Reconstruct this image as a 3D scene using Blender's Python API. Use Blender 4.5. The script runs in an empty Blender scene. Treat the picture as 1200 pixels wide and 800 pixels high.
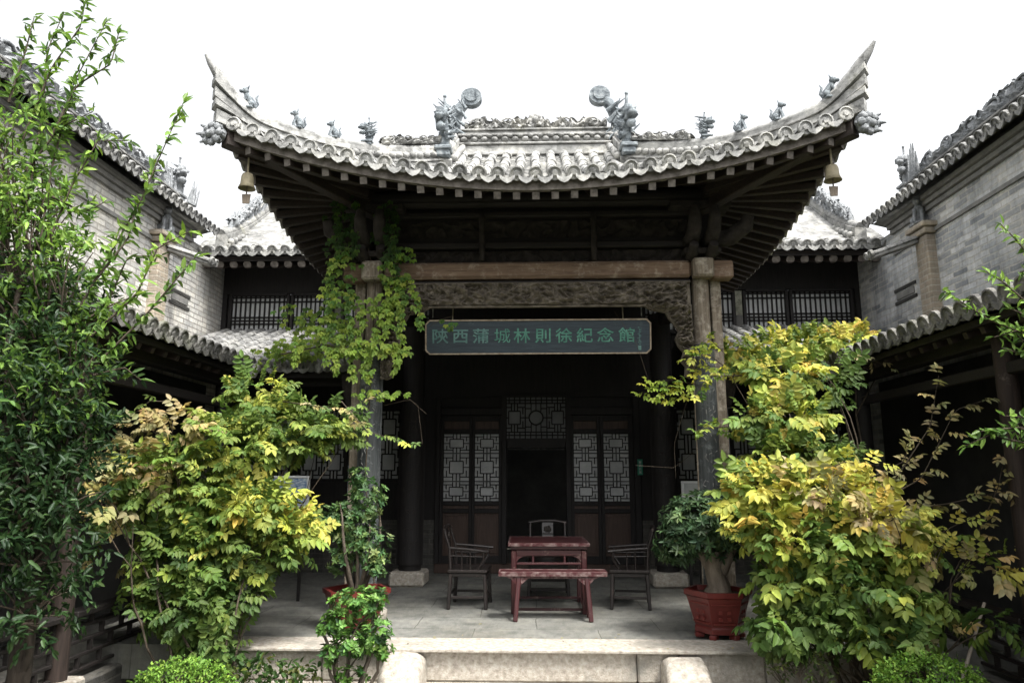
import bpy, math, random
import numpy as np
from mathutils import Vector, Matrix, noise

R = math.radians
sc = bpy.context.scene
C = sc.collection
random.seed(7)
rng = np.random.default_rng(11)

# ------------------------------------------------------------------ camera, sky, sun
FPX, PITCH = 850.0, math.atan(155/850)
YAW = math.atan(30*math.cos(PITCH)/850)
CAM = Vector((0, 0, 1.55))
cd = bpy.data.cameras.new('camera'); cam = bpy.data.objects.new('camera', cd); C.objects.link(cam)
cam.location = CAM; cam.rotation_euler = (R(90)+PITCH, 0, YAW)
cd.sensor_width = 36; cd.lens = FPX/1200*36; cd.clip_start = .05; cd.clip_end = 500
sc.camera = cam

SUN_EL, SUN_AZ = 60, 40          # elevation, and azimuth measured from behind the camera towards its right
w = bpy.data.worlds.new('World'); sc.world = w; w.use_nodes = True
nt = w.node_tree; nt.nodes.clear()
sky = nt.nodes.new('ShaderNodeTexSky'); sky.sky_type = 'NISHITA'; sky.sun_disc = False
sky.sun_elevation = R(SUN_EL); sky.air_density = 1.0; sky.dust_density = 6.0; sky.ozone_density = 1.0
sky.sun_rotation = R(180-SUN_AZ)
hs = nt.nodes.new('ShaderNodeHueSaturation'); hs.inputs['Saturation'].default_value = .12
bg = nt.nodes.new('ShaderNodeBackground'); bg.inputs['Strength'].default_value = .15
wo = nt.nodes.new('ShaderNodeOutputWorld')
nt.links.new(sky.outputs[0], hs.inputs['Color']); nt.links.new(hs.outputs[0], bg.inputs[0]); nt.links.new(bg.outputs[0], wo.inputs[0])

sl = bpy.data.lights.new('sun', 'SUN'); sl.energy = 1.75; sl.angle = R(12); sl.color = (1, .965, .9)
so = bpy.data.objects.new('sun', sl); C.objects.link(so)
sv = Vector((math.sin(R(SUN_AZ))*math.cos(R(SUN_EL)), -math.cos(R(SUN_AZ))*math.cos(R(SUN_EL)), math.sin(R(SUN_EL))))
so.rotation_euler = sv.to_track_quat('Z', 'Y').to_euler(); so.location = (10, -12, 22)

sc.view_settings.view_transform = 'Standard'; sc.view_settings.look = 'None'
sc.view_settings.gamma = 1; sc.view_settings.use_curve_mapping = False
sc.view_settings.exposure = 1.62
sc.render.engine = 'CYCLES'
sc.cycles.max_bounces = 6; sc.cycles.diffuse_bounces = 3; sc.cycles.glossy_bounces = 2; sc.cycles.transmission_bounces = 4
sc.cycles.use_denoising = True

_f = Vector((-math.sin(YAW)*math.cos(PITCH), math.cos(YAW)*math.cos(PITCH), math.sin(PITCH)))
_r = Vector((math.cos(YAW), math.sin(YAW), 0)); _u = _r.cross(_f)
def at(px, py, Y):
    """the world point in the plane y = Y seen at photo pixel (px, py): used to read real positions off the photo"""
    d = _f + _r*((px-600)/FPX) + _u*((400-py)/FPX)
    return CAM + d*(Y/d.y)

# ------------------------------------------------------------------ materials
def lin(c): return tuple(c)+(1,) if len(c) == 3 else tuple(c)
def new_mat(name):
    m = bpy.data.materials.new(name); m.use_nodes = True
    n = m.node_tree.nodes; n.clear()
    o = n.new('ShaderNodeOutputMaterial'); b = n.new('ShaderNodeBsdfPrincipled')
    m.node_tree.links.new(b.outputs[0], o.inputs[0])
    return m, m.node_tree, b
def add(nt, typ, **kw):
    n = nt.nodes.new(typ)
    for k, v in kw.items():
        if k in n.inputs: n.inputs[k].default_value = v
        else: setattr(n, k, v)
    return n
def ramp(nt, stops):
    r = nt.nodes.new('ShaderNodeValToRGB'); e = r.color_ramp.elements
    while len(e) < len(stops): e.new(.5)
    for q, (p, c) in zip(e, stops): q.position = p; q.color = lin(c)
    return r
def coords(nt, scale=(1,1,1), rot=(0,0,0)):
    tc = nt.nodes.new('ShaderNodeTexCoord'); mp = nt.nodes.new('ShaderNodeMapping')
    mp.inputs['Scale'].default_value = scale; mp.inputs['Rotation'].default_value = rot
    nt.links.new(tc.outputs['Object'], mp.inputs['Vector']); return mp.outputs[0]
def mixc(nt, a, b, f, mode='MIX'):
    m = nt.nodes.new('ShaderNodeMix'); m.data_type = 'RGBA'; m.blend_type = mode
    for s, v in ((6, a), (7, b)):
        if hasattr(v, 'is_linked') or hasattr(v, 'links'): nt.links.new(v, m.inputs[s])
        else: m.inputs[s].default_value = lin(v)
    if isinstance(f, (int, float)): m.inputs[0].default_value = f
    else: nt.links.new(f, m.inputs[0])
    return m.outputs[2]
def bump(nt, b, h, strength, dist=.02):
    n = nt.nodes.new('ShaderNodeBump'); n.inputs['Strength'].default_value = strength; n.inputs['Distance'].default_value = dist
    nt.links.new(h, n.inputs['Height']); nt.links.new(n.outputs[0], b.inputs['Normal'])

def mottled(name, stops, scale=6, stretch=(1,1,1), detail=8, rough=.8, bmp=.3, bdist=.02, patch=None, spec=.3, pscale=1.3, pmin=.45, pmax=.7, coat=0, cells=0):
    """a surface whose own colour varies: fine noise through a ramp, and optional larger stains of a second colour"""
    m, nt, b = new_mat(name)
    v = coords(nt, stretch)
    n = add(nt, 'ShaderNodeTexNoise', Scale=scale, Detail=detail, Roughness=.65); nt.links.new(v, n.inputs['Vector'])
    r = ramp(nt, stops); nt.links.new(n.outputs[0], r.inputs[0]); col = r.outputs[0]
    if patch:
        p = add(nt, 'ShaderNodeTexNoise', Scale=pscale, Detail=6, Roughness=.7); nt.links.new(v, p.inputs['Vector'])
        pr = ramp(nt, [(pmin, (0,0,0)), (pmax, (1,1,1))]); nt.links.new(p.outputs[0], pr.inputs[0])
        col = mixc(nt, col, patch, pr.outputs[0])
    if cells:       # each tile fired to its own tone
        vo = add(nt, 'ShaderNodeTexVoronoi', Scale=cells); nt.links.new(v, vo.inputs['Vector'])
        cr = ramp(nt, [(.0,(.5,.5,.5)),(.5,(.95,.95,.95)),(1,(1.25,1.23,1.18))]); sx = nt.nodes.new('ShaderNodeSeparateColor'); nt.links.new(vo.outputs['Color'], sx.inputs[0]); nt.links.new(sx.outputs[0], cr.inputs[0])
        col = mixc(nt, col, cr.outputs[0], .75, 'MULTIPLY')
    nt.links.new(col, b.inputs['Base Color']); b.inputs['Roughness'].default_value = rough
    b.inputs['Specular IOR Level'].default_value = spec
    if coat: b.inputs['Coat Weight'].default_value = coat; b.inputs['Coat Roughness'].default_value = .25
    if bmp:
        n2 = add(nt, 'ShaderNodeTexNoise', Scale=scale*3, Detail=6, Roughness=.7); nt.links.new(v, n2.inputs['Vector'])
        bump(nt, b, n2.outputs[0], bmp, bdist)
    return m

def wood(name, dark, light, axis='X', scale=3, rough=.7, worn=None, wmin=.55, wmax=.7, coat=0, spec=.35):
    st = {'X': (1, 14, 14), 'Y': (14, 1, 14), 'Z': (14, 14, 1)}[axis]
    m, nt, b = new_mat(name)
    v = coords(nt, st)
    n = add(nt, 'ShaderNodeTexNoise', Scale=scale, Detail=8, Roughness=.7, Distortion=.4); nt.links.new(v, n.inputs['Vector'])
    r = ramp(nt, [(.3, dark), (.7, light)]); nt.links.new(n.outputs[0], r.inputs[0]); col = r.outputs[0]
    if worn:
        v2 = coords(nt, (1,1,1))
        p = add(nt, 'ShaderNodeTexNoise', Scale=7, Detail=9, Roughness=.75); nt.links.new(v2, p.inputs['Vector'])
        pr = ramp(nt, [(wmin, (0,0,0)), (wmax, (1,1,1))]); nt.links.new(p.outputs[0], pr.inputs[0])
        col = mixc(nt, col, worn, pr.outputs[0])
    nt.links.new(col, b.inputs['Base Color']); b.inputs['Roughness'].default_value = rough
    b.inputs['Specular IOR Level'].default_value = spec
    if coat: b.inputs['Coat Weight'].default_value = coat; b.inputs['Coat Roughness'].default_value = .3
    bump(nt, b, n.outputs[0], .35, .01)
    return m

def brickwork(name, c1, c2, mortar, plane='YZ', bw=.31, bh=.078, ms=.011, patch=(.42,.37,.28), pamt=.6):
    m, nt, b = new_mat(name)
    tc = nt.nodes.new('ShaderNodeTexCoord'); sp = nt.nodes.new('ShaderNodeSeparateXYZ'); cb = nt.nodes.new('ShaderNodeCombineXYZ')
    nt.links.new(tc.outputs['Object'], sp.inputs[0])
    a = {'YZ': ('Y','Z'), 'XZ': ('X','Z'), 'XY': ('X','Y')}[plane]
    nt.links.new(sp.outputs[a[0]], cb.inputs[0]); nt.links.new(sp.outputs[a[1]], cb.inputs[1])
    wob = add(nt, 'ShaderNodeTexNoise', Scale=3.0, Detail=3); nt.links.new(tc.outputs['Object'], wob.inputs['Vector'])
    vm = nt.nodes.new('ShaderNodeVectorMath'); vm.operation = 'MULTIPLY_ADD'
    vm.inputs[1].default_value = (.05,.04,.04); nt.links.new(wob.outputs['Color'], vm.inputs[0]); nt.links.new(cb.outputs[0], vm.inputs[2])
    br = nt.nodes.new('ShaderNodeTexBrick'); nt.links.new(vm.outputs[0], br.inputs['Vector'])
    br.inputs['Color1'].default_value = lin(c1); br.inputs['Color2'].default_value = lin(c2); br.inputs['Mortar'].default_value = lin(mortar)
    br.inputs['Scale'].default_value = 1; br.inputs['Mortar Size'].default_value = ms; br.inputs['Mortar Smooth'].default_value = .3
    br.inputs['Brick Width'].default_value = bw; br.inputs['Row Height'].default_value = bh; br.inputs['Bias'].default_value = -.15
    p = add(nt, 'ShaderNodeTexNoise', Scale=.9, Detail=8, Roughness=.7); nt.links.new(tc.outputs['Object'], p.inputs['Vector'])
    pr = ramp(nt, [(.42, (0,0,0)), (.68, (pamt,)*3)]); nt.links.new(p.outputs[0], pr.inputs[0])
    col = mixc(nt, br.outputs[0], patch, pr.outputs[0])
    g = add(nt, 'ShaderNodeTexNoise', Scale=14, Detail=8, Roughness=.75); nt.links.new(tc.outputs['Object'], g.inputs['Vector'])
    gr = ramp(nt, [(.3, (.72,.72,.72)), (.7, (1.22,1.22,1.22))]); nt.links.new(g.outputs[0], gr.inputs[0])
    col = mixc(nt, col, gr.outputs[0], .8, 'MULTIPLY')
    st = add(nt, 'ShaderNodeTexNoise', Scale=1.6, Detail=7, Roughness=.75); sm = nt.nodes.new('ShaderNodeMapping'); sm.inputs['Scale'].default_value = (2.2,2.2,.35)
    nt.links.new(tc.outputs['Object'], sm.inputs['Vector']); nt.links.new(sm.outputs[0], st.inputs['Vector'])
    sr_ = ramp(nt, [(.35,(.55,.56,.57)),(.52,(1,1,1)),(.7,(1.3,1.27,1.2))]); nt.links.new(st.outputs[0], sr_.inputs[0])
    col = mixc(nt, col, sr_.outputs[0], .85, 'MULTIPLY')
    nt.links.new(col, b.inputs['Base Color']); b.inputs['Roughness'].default_value = .9
    ad = nt.nodes.new('ShaderNodeMath'); ad.operation = 'MULTIPLY_ADD'; ad.inputs[1].default_value = -1.0
    nt.links.new(br.outputs['Fac'], ad.inputs[0]); nt.links.new(g.outputs[0], ad.inputs[2])
    bump(nt, b, ad.outputs[0], .8, .02)
    return m

def leafmat(name, gloss=.4, trans=.35, spec=.3):
    m, nt, b = new_mat(name)
    at_ = nt.nodes.new('ShaderNodeAttribute'); at_.attribute_name = 'tint'
    b.inputs['Roughness'].default_value = gloss; b.inputs['Specular IOR Level'].default_value = spec
    nt.links.new(at_.outputs['Color'], b.inputs['Base Color'])
    t = nt.nodes.new('ShaderNodeBsdfTranslucent')
    hsv = nt.nodes.new('ShaderNodeHueSaturation'); hsv.inputs['Saturation'].default_value = 1.0; hsv.inputs['Value'].default_value = 1.25
    nt.links.new(at_.outputs['Color'], hsv.inputs['Color']); nt.links.new(hsv.outputs[0], t.inputs[0])
    mx = nt.nodes.new('ShaderNodeMixShader'); mx.inputs[0].default_value = trans
    out = [n for n in nt.nodes if n.type == 'OUTPUT_MATERIAL'][0]
    nt.links.new(b.outputs[0], mx.inputs[1]); nt.links.new(t.outputs[0], mx.inputs[2]); nt.links.new(mx.outputs[0], out.inputs[0])
    return m

M = {}
M['tile'] = mottled('grey_roof_tile', [(.25,(.08,.08,.078)),(.55,(.22,.22,.215)),(.8,(.36,.355,.34))], 9, rough=.9, bmp=.5, patch=(.17,.17,.15), pscale=2.5, pmin=.55, pmax=.75, cells=5.5)
M['tile_pale'] = mottled('pale_roof_tile', [(.3,(.10,.10,.095)),(.5,(.25,.25,.24)),(.75,(.40,.395,.38))], 9, rough=.9, bmp=.5, patch=(.2,.2,.17), pscale=2.5, pmin=.58, pmax=.75, cells=5.5)
M['tile_porch'] = mottled('brightened_roof_tile', [(.3,(.10,.10,.096)),(.5,(.31,.31,.30)),(.75,(.50,.495,.475))], 9, rough=.9, bmp=.5, patch=(.17,.17,.14), pscale=3.0, pmin=.58, pmax=.75, cells=5.5)  # hall tile recoloured lighter, adding brightness the grazing sun does not give
M['post_wood'] = wood('peeling_dark_post', (.014,.010,.008), (.045,.03,.024), 'Z', worn=(.11,.09,.075), wmin=.6, wmax=.7, rough=.8)
M['bark_dark'] = mottled('dark_bark', [(.3,(.018,.014,.011)),(.7,(.07,.055,.043))], 12, (1,1,.25), rough=.95, bmp=.8, bdist=.03)
M['tile_dark'] = mottled('dark_roof_tile', [(.25,(.06,.06,.055)),(.55,(.17,.165,.155)),(.8,(.3,.29,.27))], 8, rough=.95, bmp=.6, patch=(.09,.1,.06), pscale=2.5, pmin=.5, pmax=.7, cells=5.5)
M['ornament'] = mottled('carved_grey_clay', [(.3,(.1,.11,.115)),(.6,(.28,.29,.3)),(.8,(.45,.45,.44))], 14, rough=.9, bmp=.7, bdist=.03)
M['beast'] = mottled('bluish_glazed_clay', [(.32,(.05,.06,.07)),(.55,(.20,.225,.24)),(.8,(.36,.37,.37))], 14, rough=.8, bmp=.6, bdist=.03)
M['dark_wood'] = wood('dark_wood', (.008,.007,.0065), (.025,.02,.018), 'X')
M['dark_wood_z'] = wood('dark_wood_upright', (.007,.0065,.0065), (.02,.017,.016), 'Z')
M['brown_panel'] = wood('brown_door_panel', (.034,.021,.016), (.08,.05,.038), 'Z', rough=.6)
M['soffit'] = wood('shaded_soffit_boards', (.007,.006,.0055), (.024,.017,.014), 'Y')  # board colour darkened to deepen the shade under the eaves
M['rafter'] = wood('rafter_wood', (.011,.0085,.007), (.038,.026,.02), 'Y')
M['rafter_end'] = mottled('weathered_rafter_end', [(.3,(.06,.052,.045)),(.7,(.20,.18,.16))], 15, rough=.9)
M['old_beam'] = wood('weathered_brown_beam', (.085,.052,.034), (.26,.18,.125), 'X', worn=(.34,.28,.22), wmin=.52, wmax=.68, rough=.85)
M['old_post'] = wood('weathered_post', (.08,.063,.047), (.27,.225,.17), 'Z', worn=(.45,.41,.34), wmin=.5, wmax=.7, rough=.85)
M['grey_board'] = wood('grey_lacquer_board', (.02,.023,.024), (.085,.092,.093), 'Z', worn=(.17,.185,.185), wmin=.52, wmax=.66, rough=.55)
M['carving'] = mottled('carved_wood', [(.3,(.05,.042,.034)),(.7,(.22,.19,.15))], 10, rough=.9, bmp=.6)
M['dark_carving'] = mottled('dark_carved_wood', [(.3,(.012,.010,.009)),(.7,(.045,.038,.033))], 10, rough=.9, bmp=.6)
M['paper'] = mottled('window_paper', [(.3,(.36,.37,.37)),(.7,(.55,.56,.56))], 3, rough=.9, bmp=.1)
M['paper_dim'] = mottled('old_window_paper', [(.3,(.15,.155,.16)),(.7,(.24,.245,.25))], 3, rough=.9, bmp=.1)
M['brick_l'] = brickwork('grey_brick', (.62,.605,.57), (.33,.335,.335), (.30,.29,.27), patch=(.60,.55,.45), pamt=.45)  # sunnier left wall: part of its brightness is put into the brick colour
M['brick_r'] = brickwork('blue_grey_brick', (.60,.61,.615), (.17,.19,.215), (.52,.51,.48), patch=(.44,.40,.33), pamt=.3)  # bluer brick with odd dark ones, its shadier facing put into the colour
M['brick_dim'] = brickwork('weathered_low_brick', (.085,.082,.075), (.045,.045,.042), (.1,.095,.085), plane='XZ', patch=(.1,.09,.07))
M['brick_pil'] = brickwork('tan_brick', (.36,.3,.23), (.26,.225,.18), (.4,.36,.3), bw=.2)
M['cornice'] = mottled('grey_cornice_brick', [(.3,(.13,.13,.125)),(.7,(.26,.255,.24))], 6, rough=.9)
M['plaster'] = mottled('shaded_plaster', [(.3,(.03,.03,.028)),(.7,(.06,.058,.054))], 2, rough=.9)  # wall colour darkened, standing in for shade under roof and indoors
M['stone'] = mottled('granite', [(.3,(.22,.19,.155)),(.5,(.37,.335,.285)),(.75,(.52,.49,.44))], 22, rough=.85, bmp=.6, patch=(.2,.19,.165), pscale=1.8, pmin=.52, pmax=.72)
M['stone_pale'] = mottled('pale_granite', [(.3,(.4,.385,.36)),(.7,(.64,.62,.59))], 16, rough=.85, bmp=.5, patch=(.3,.28,.24), pscale=2.5, pmin=.56, pmax=.75)
M['soil'] = mottled('damp_soil', [(.3,(.035,.028,.02)),(.7,(.09,.072,.052))], 14, rough=1, bmp=.8, bdist=.04)
M['moss'] = mottled('mossy_paving', [(.3,(.05,.05,.035)),(.7,(.15,.14,.11))], 8, rough=.95, bmp=.6, patch=(.04,.07,.02), pscale=2)
M['red_paint'] = wood('worn_red_lacquer', (.026,.006,.007), (.06,.015,.016), 'X', worn=(.17,.12,.10), wmin=.57, wmax=.68, rough=.4, coat=.3)
M['red_paint_z'] = wood('worn_red_lacquer_upright', (.026,.006,.007), (.06,.014,.015), 'Z', worn=(.17,.12,.10), wmin=.56, wmax=.68, rough=.4, coat=.3)
M['worn_edge'] = mottled('rubbed_edge', [(.42,(.05,.010,.012)),(.66,(.19,.14,.13))], 18, rough=.6)
M['chair_wood'] = wood('black_brown_chair_wood', (.007,.0055,.005), (.026,.019,.017), 'X', worn=(.075,.055,.047), wmin=.58, wmax=.7, rough=.45, coat=.2)
M['chair_wood_z'] = wood('black_brown_chair_leg', (.007,.0055,.005), (.024,.018,.016), 'Z', worn=(.07,.05,.043), wmin=.58, wmax=.7, rough=.45, coat=.2)
M['red_glaze'] = mottled('red_glazed_pot', [(.3,(.085,.012,.011)),(.7,(.15,.028,.023))], 5, rough=.35, bmp=.12, patch=(.085,.014,.011), pscale=3, coat=.3)
M['sign_blue'] = wood('blue_black_sign_board', (.014,.022,.03), (.034,.05,.062), 'X', worn=(.06,.08,.085), wmin=.6, wmax=.75, rough=.5)
M['sign_rim'] = mottled('worn_gilt_rim', [(.3,(.16,.115,.075)),(.7,(.40,.34,.26))], 15, rough=.7)
M['sign_green'] = mottled('jade_green_letter_paint', [(.3,(.035,.12,.092)),(.7,(.11,.29,.22))], 12, rough=.6, bmp=.2)
M['sign_pale'] = mottled('faded_letter_paint', [(.3,(.05,.12,.11)),(.7,(.14,.25,.23))], 12, rough=.6)
M['plate_green'] = mottled('green_enamel_plate', [(.3,(.02,.16,.10)),(.7,(.03,.22,.14))], 4, rough=.4, bmp=0)
M['white_paint'] = mottled('white_paint', [(.3,(.6,.61,.62)),(.7,(.75,.75,.75))], 6, rough=.6, bmp=.05)
M['bronze'] = mottled('bell_bronze', [(.3,(.16,.135,.085)),(.7,(.34,.3,.2))], 12, rough=.6)
M['bark'] = mottled('grey_bark', [(.3,(.05,.04,.03)),(.7,(.17,.14,.11))], 12, (1,1,.25), rough=.95, bmp=.8, bdist=.03)
M['bark_pale'] = mottled('pale_bark', [(.3,(.09,.072,.054)),(.7,(.23,.19,.15))], 12, (1,1,.25), rough=.95, bmp=.7, bdist=.02)
M['stem'] = mottled('brown_stem', [(.3,(.03,.023,.016)),(.7,(.085,.066,.047))], 15, rough=.9)
M['stake'] = wood('dry_stake_wood', (.18,.15,.12), (.34,.3,.25), 'Z')
M['leaf'] = leafmat('leaf_matte', .55, .33, .2)
M['leaf_gloss'] = leafmat('leaf_glossy', .45, .3, .22)
M['board_print'] = None

# ------------------------------------------------------------------ mesh builder
class MB:
    def __init__(s): s.v = []; s.f = []; s.sm = []; s.mi = []; s.M = Matrix.Identity(4); s.cur = 0
    def put(s, vs, fs, smooth=False):
        o = len(s.v); s.v += [s.M @ Vector(p) for p in vs]
        for f in fs: s.f.append([i+o for i in f]); s.sm.append(smooth); s.mi.append(s.cur)
        return s
    def box(s, c, d, b=0.0, rot=None):
        hx, hy, hz = d[0]/2, d[1]/2, d[2]/2
        T = Matrix.Translation(Vector(c)) @ (rot.to_4x4() if rot else Matrix.Identity(4))
        b = min(b, hx*.45, hy*.45, hz*.45)
        if b <= 0:
            vs = [(x*hx, y*hy, z*hz) for x in (-1,1) for y in (-1,1) for z in (-1,1)]
            fs = [(0,1,3,2),(4,6,7,5),(0,4,5,1),(2,3,7,6),(0,2,6,4),(1,5,7,3)]
        else:
            vs = []; ix = {}
            for x in (-1,1):
                for y in (-1,1):
                    for z in (-1,1):
                        ix[x,y,z] = len(vs)
                        vs += [(x*hx, y*(hy-b), z*(hz-b)), (x*(hx-b), y*hy, z*(hz-b)), (x*(hx-b), y*(hy-b), z*hz)]
            fs = []
            cyc = [(-1,-1),(1,-1),(1,1),(-1,1)]
            for sgn in (-1,1):
                fs.append([ix[sgn,a,c_]+0 for a,c_ in (cyc if sgn>0 else cyc[::-1])])
                fs.append([ix[a,sgn,c_]+1 for a,c_ in (cyc[::-1] if sgn>0 else cyc)])
                fs.append([ix[a,c_,sgn]+2 for a,c_ in (cyc if sgn>0 else cyc[::-1])])
            def orient(f):
                p = [Vector(vs[i]) for i in f]; nrm = (p[1]-p[0]).cross(p[2]-p[0])
                return f if nrm.dot(sum(p, Vector())) > 0 else f[::-1]
            for a in (-1,1):
                for c_ in (-1,1):
                    fs.append(orient([ix[-1,a,c_]+1, ix[1,a,c_]+1, ix[1,a,c_]+2, ix[-1,a,c_]+2]))
                    fs.append(orient([ix[a,-1,c_]+0, ix[a,1,c_]+0, ix[a,1,c_]+2, ix[a,-1,c_]+2]))
                    fs.append(orient([ix[a,c_,-1]+0, ix[a,c_,1]+0, ix[a,c_,1]+1, ix[a,c_,-1]+1]))
            for k in ix: fs.append(orient([ix[k], ix[k]+1, ix[k]+2]))
        old = s.M; s.M = old @ T; s.put(vs, fs); s.M = old; return s
    def bar(s, a, b, wd, hd, bev=0.0, up=(0,0,1)):
        a = Vector(a); b = Vector(b); d = b-a; L = d.length; x = d/L
        u = Vector(up); y = u.cross(x)
        if y.length < 1e-4: y = Vector((0,1,0)).cross(x)
        y.normalize(); z = x.cross(y)
        return s.box((a+b)/2, (L, wd, hd), bev, Matrix((x, y, z)).transposed())
    def tube(s, pts, rad, n=8, caps=True, smooth=True):
        pts = [Vector(p) for p in pts]
        if not hasattr(rad, '__len__'): rad = [rad]*len(pts)
        vs = []; fs = []; ref = None
        for i, p in enumerate(pts):
            t = (pts[min(i+1,len(pts)-1)]-pts[max(i-1,0)])
            if t.length < 1e-9: t = Vector((0,0,1))
            t.normalize()
            if ref is None: ref = t.orthogonal().normalized()
            ref = ref - t*ref.dot(t)
            if ref.length < 1e-5: ref = t.orthogonal()
            ref.normalize(); bn = t.cross(ref)
            for k in range(n):
                a = 2*math.pi*k/n; vs.append(p+(ref*math.cos(a)+bn*math.sin(a))*rad[i])
        for i in range(len(pts)-1):
            for k in range(n):
                fs.append((i*n+k, i*n+(k+1)%n, (i+1)*n+(k+1)%n, (i+1)*n+k))
        s.put(vs, fs, smooth)
        if caps: s.put(vs[:n], [tuple(range(n))[::-1]]); s.put(vs[-n:], [tuple(range(n))])
        return s
    def lathe(s, prof, c=(0,0,0), n=20, smooth=True, ang0=0.0):
        c = Vector(c); vs = []; fs = []
        for r, z in prof:
            for k in range(n):
                a = ang0+2*math.pi*k/n; vs.append(c+Vector((r*math.cos(a), r*math.sin(a), z)))
        for i in range(len(prof)-1):
            for k in range(n): fs.append((i*n+k, i*n+(k+1)%n, (i+1)*n+(k+1)%n, (i+1)*n+k))
        s.put(vs, fs, smooth)
        s.put(vs[:n], [tuple(range(n))[::-1]]); s.put(vs[-n:], [tuple(range(n))]); return s
    def ell(s, c, r, nz=.0, nu=10, nv=7, rot=None, seed=0.0, fr=6.0):
        c = Vector(c)
        if not hasattr(r, '__len__'): r = (r, r, r)
        vs = []; fs = []
        for j in range(nv+1):
            ph = -math.pi/2+math.pi*j/nv
            for i in range(nu):
                th = 2*math.pi*i/nu
                p = Vector((math.cos(ph)*math.cos(th)*r[0], math.cos(ph)*math.sin(th)*r[1], math.sin(ph)*r[2]))
                if nz: p *= 1+nz*noise.noise((p+c)*fr/max(r)*.42+Vector((seed,0,0)))
                if rot: p = rot @ p
                vs.append(c+p)
        for j in range(nv):
            for i in range(nu): fs.append((j*nu+i, j*nu+(i+1)%nu, (j+1)*nu+(i+1)%nu, (j+1)*nu+i))
        return s.put(vs, fs, True)
    def prism(s, poly, d0, d1, fn):
        """poly of 2D points extruded from d0 to d1; fn(u,v,d) gives the 3D point"""
        n = len(poly); vs = [fn(u,v,d0) for u,v in poly]+[fn(u,v,d1) for u,v in poly]
        fs = [tuple(range(n))[::-1], tuple(range(n,2*n))]+[(i,(i+1)%n,n+(i+1)%n,n+i) for i in range(n)]
        return s.put(vs, fs)
    def grid(s, fn, nu, nv, smooth=True, flip=False):
        vs = [fn(i/nu, j/nv) for j in range(nv+1) for i in range(nu+1)]; fs = []
        for j in range(nv):
            for i in range(nu):
                a = j*(nu+1)+i; q = (a, a+1, a+nu+2, a+nu+1); fs.append(q[::-1] if flip else q)
        return s.put(vs, fs, smooth)
    def sweep(s, pts, sec, side, smooth=False):
        """sweep section (list of (lateral, up)) along pts; side = lateral unit vector per point or one vector"""
        n = len(sec); vs = []; fs = []
        for i, p in enumerate(pts):
            sd = side[i] if isinstance(side, list) else side
            for a, b in sec: vs.append(Vector(p)+Vector(sd)*a+Vector((0,0,b)))
        for i in range(len(pts)-1):
            for k in range(n): fs.append((i*n+k, i*n+(k+1)%n, (i+1)*n+(k+1)%n, (i+1)*n+k))
        fs.append(tuple(range(n))[::-1]); fs.append(tuple(range((len(pts)-1)*n, len(pts)*n)))
        return s.put(vs, fs, smooth)
    def build(s, name, mat, parent=None, off=None, label=None):
        me = bpy.data.meshes.new(name)
        o_ = Vector(off) if off is not None else Vector()
        me.from_pydata([tuple(p-o_) for p in s.v], [], s.f)
        mats = mat if isinstance(mat, (list, tuple)) else [mat]
        for m in mats: me.materials.append(m)
        me.polygons.foreach_set('use_smooth', s.sm)
        if len(mats) > 1: me.polygons.foreach_set('material_index', s.mi)
        me.update(); fixnormals(me)
        ob = bpy.data.objects.new(name, me); C.objects.link(ob)
        if parent: ob.parent = parent
        if label: ob['label'] = label
        return ob
import bmesh
def fixnormals(me):
    bm = bmesh.new(); bm.from_mesh(me); bmesh.ops.recalc_face_normals(bm, faces=bm.faces); bm.to_mesh(me); bm.free()

def thing(name, label, cat, loc=(0,0,0), rz=0, group=None):
    o = bpy.data.objects.new(name, None); C.objects.link(o); o.location = loc; o.rotation_euler = (0,0,rz); o.empty_display_size = .2
    return tag(o, label, cat, group)
def tag(o, label=None, cat=None, group=None, kind=None):
    if label: o['label'] = label
    if cat: o['category'] = cat
    if group: o['group'] = group
    if kind: o['kind'] = kind
    return o
def copy_tree(o, parent=None):
    c = o.copy(); C.objects.link(c); c.parent = parent
    for ch in list(o.children): copy_tree(ch, c)
    return c

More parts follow.
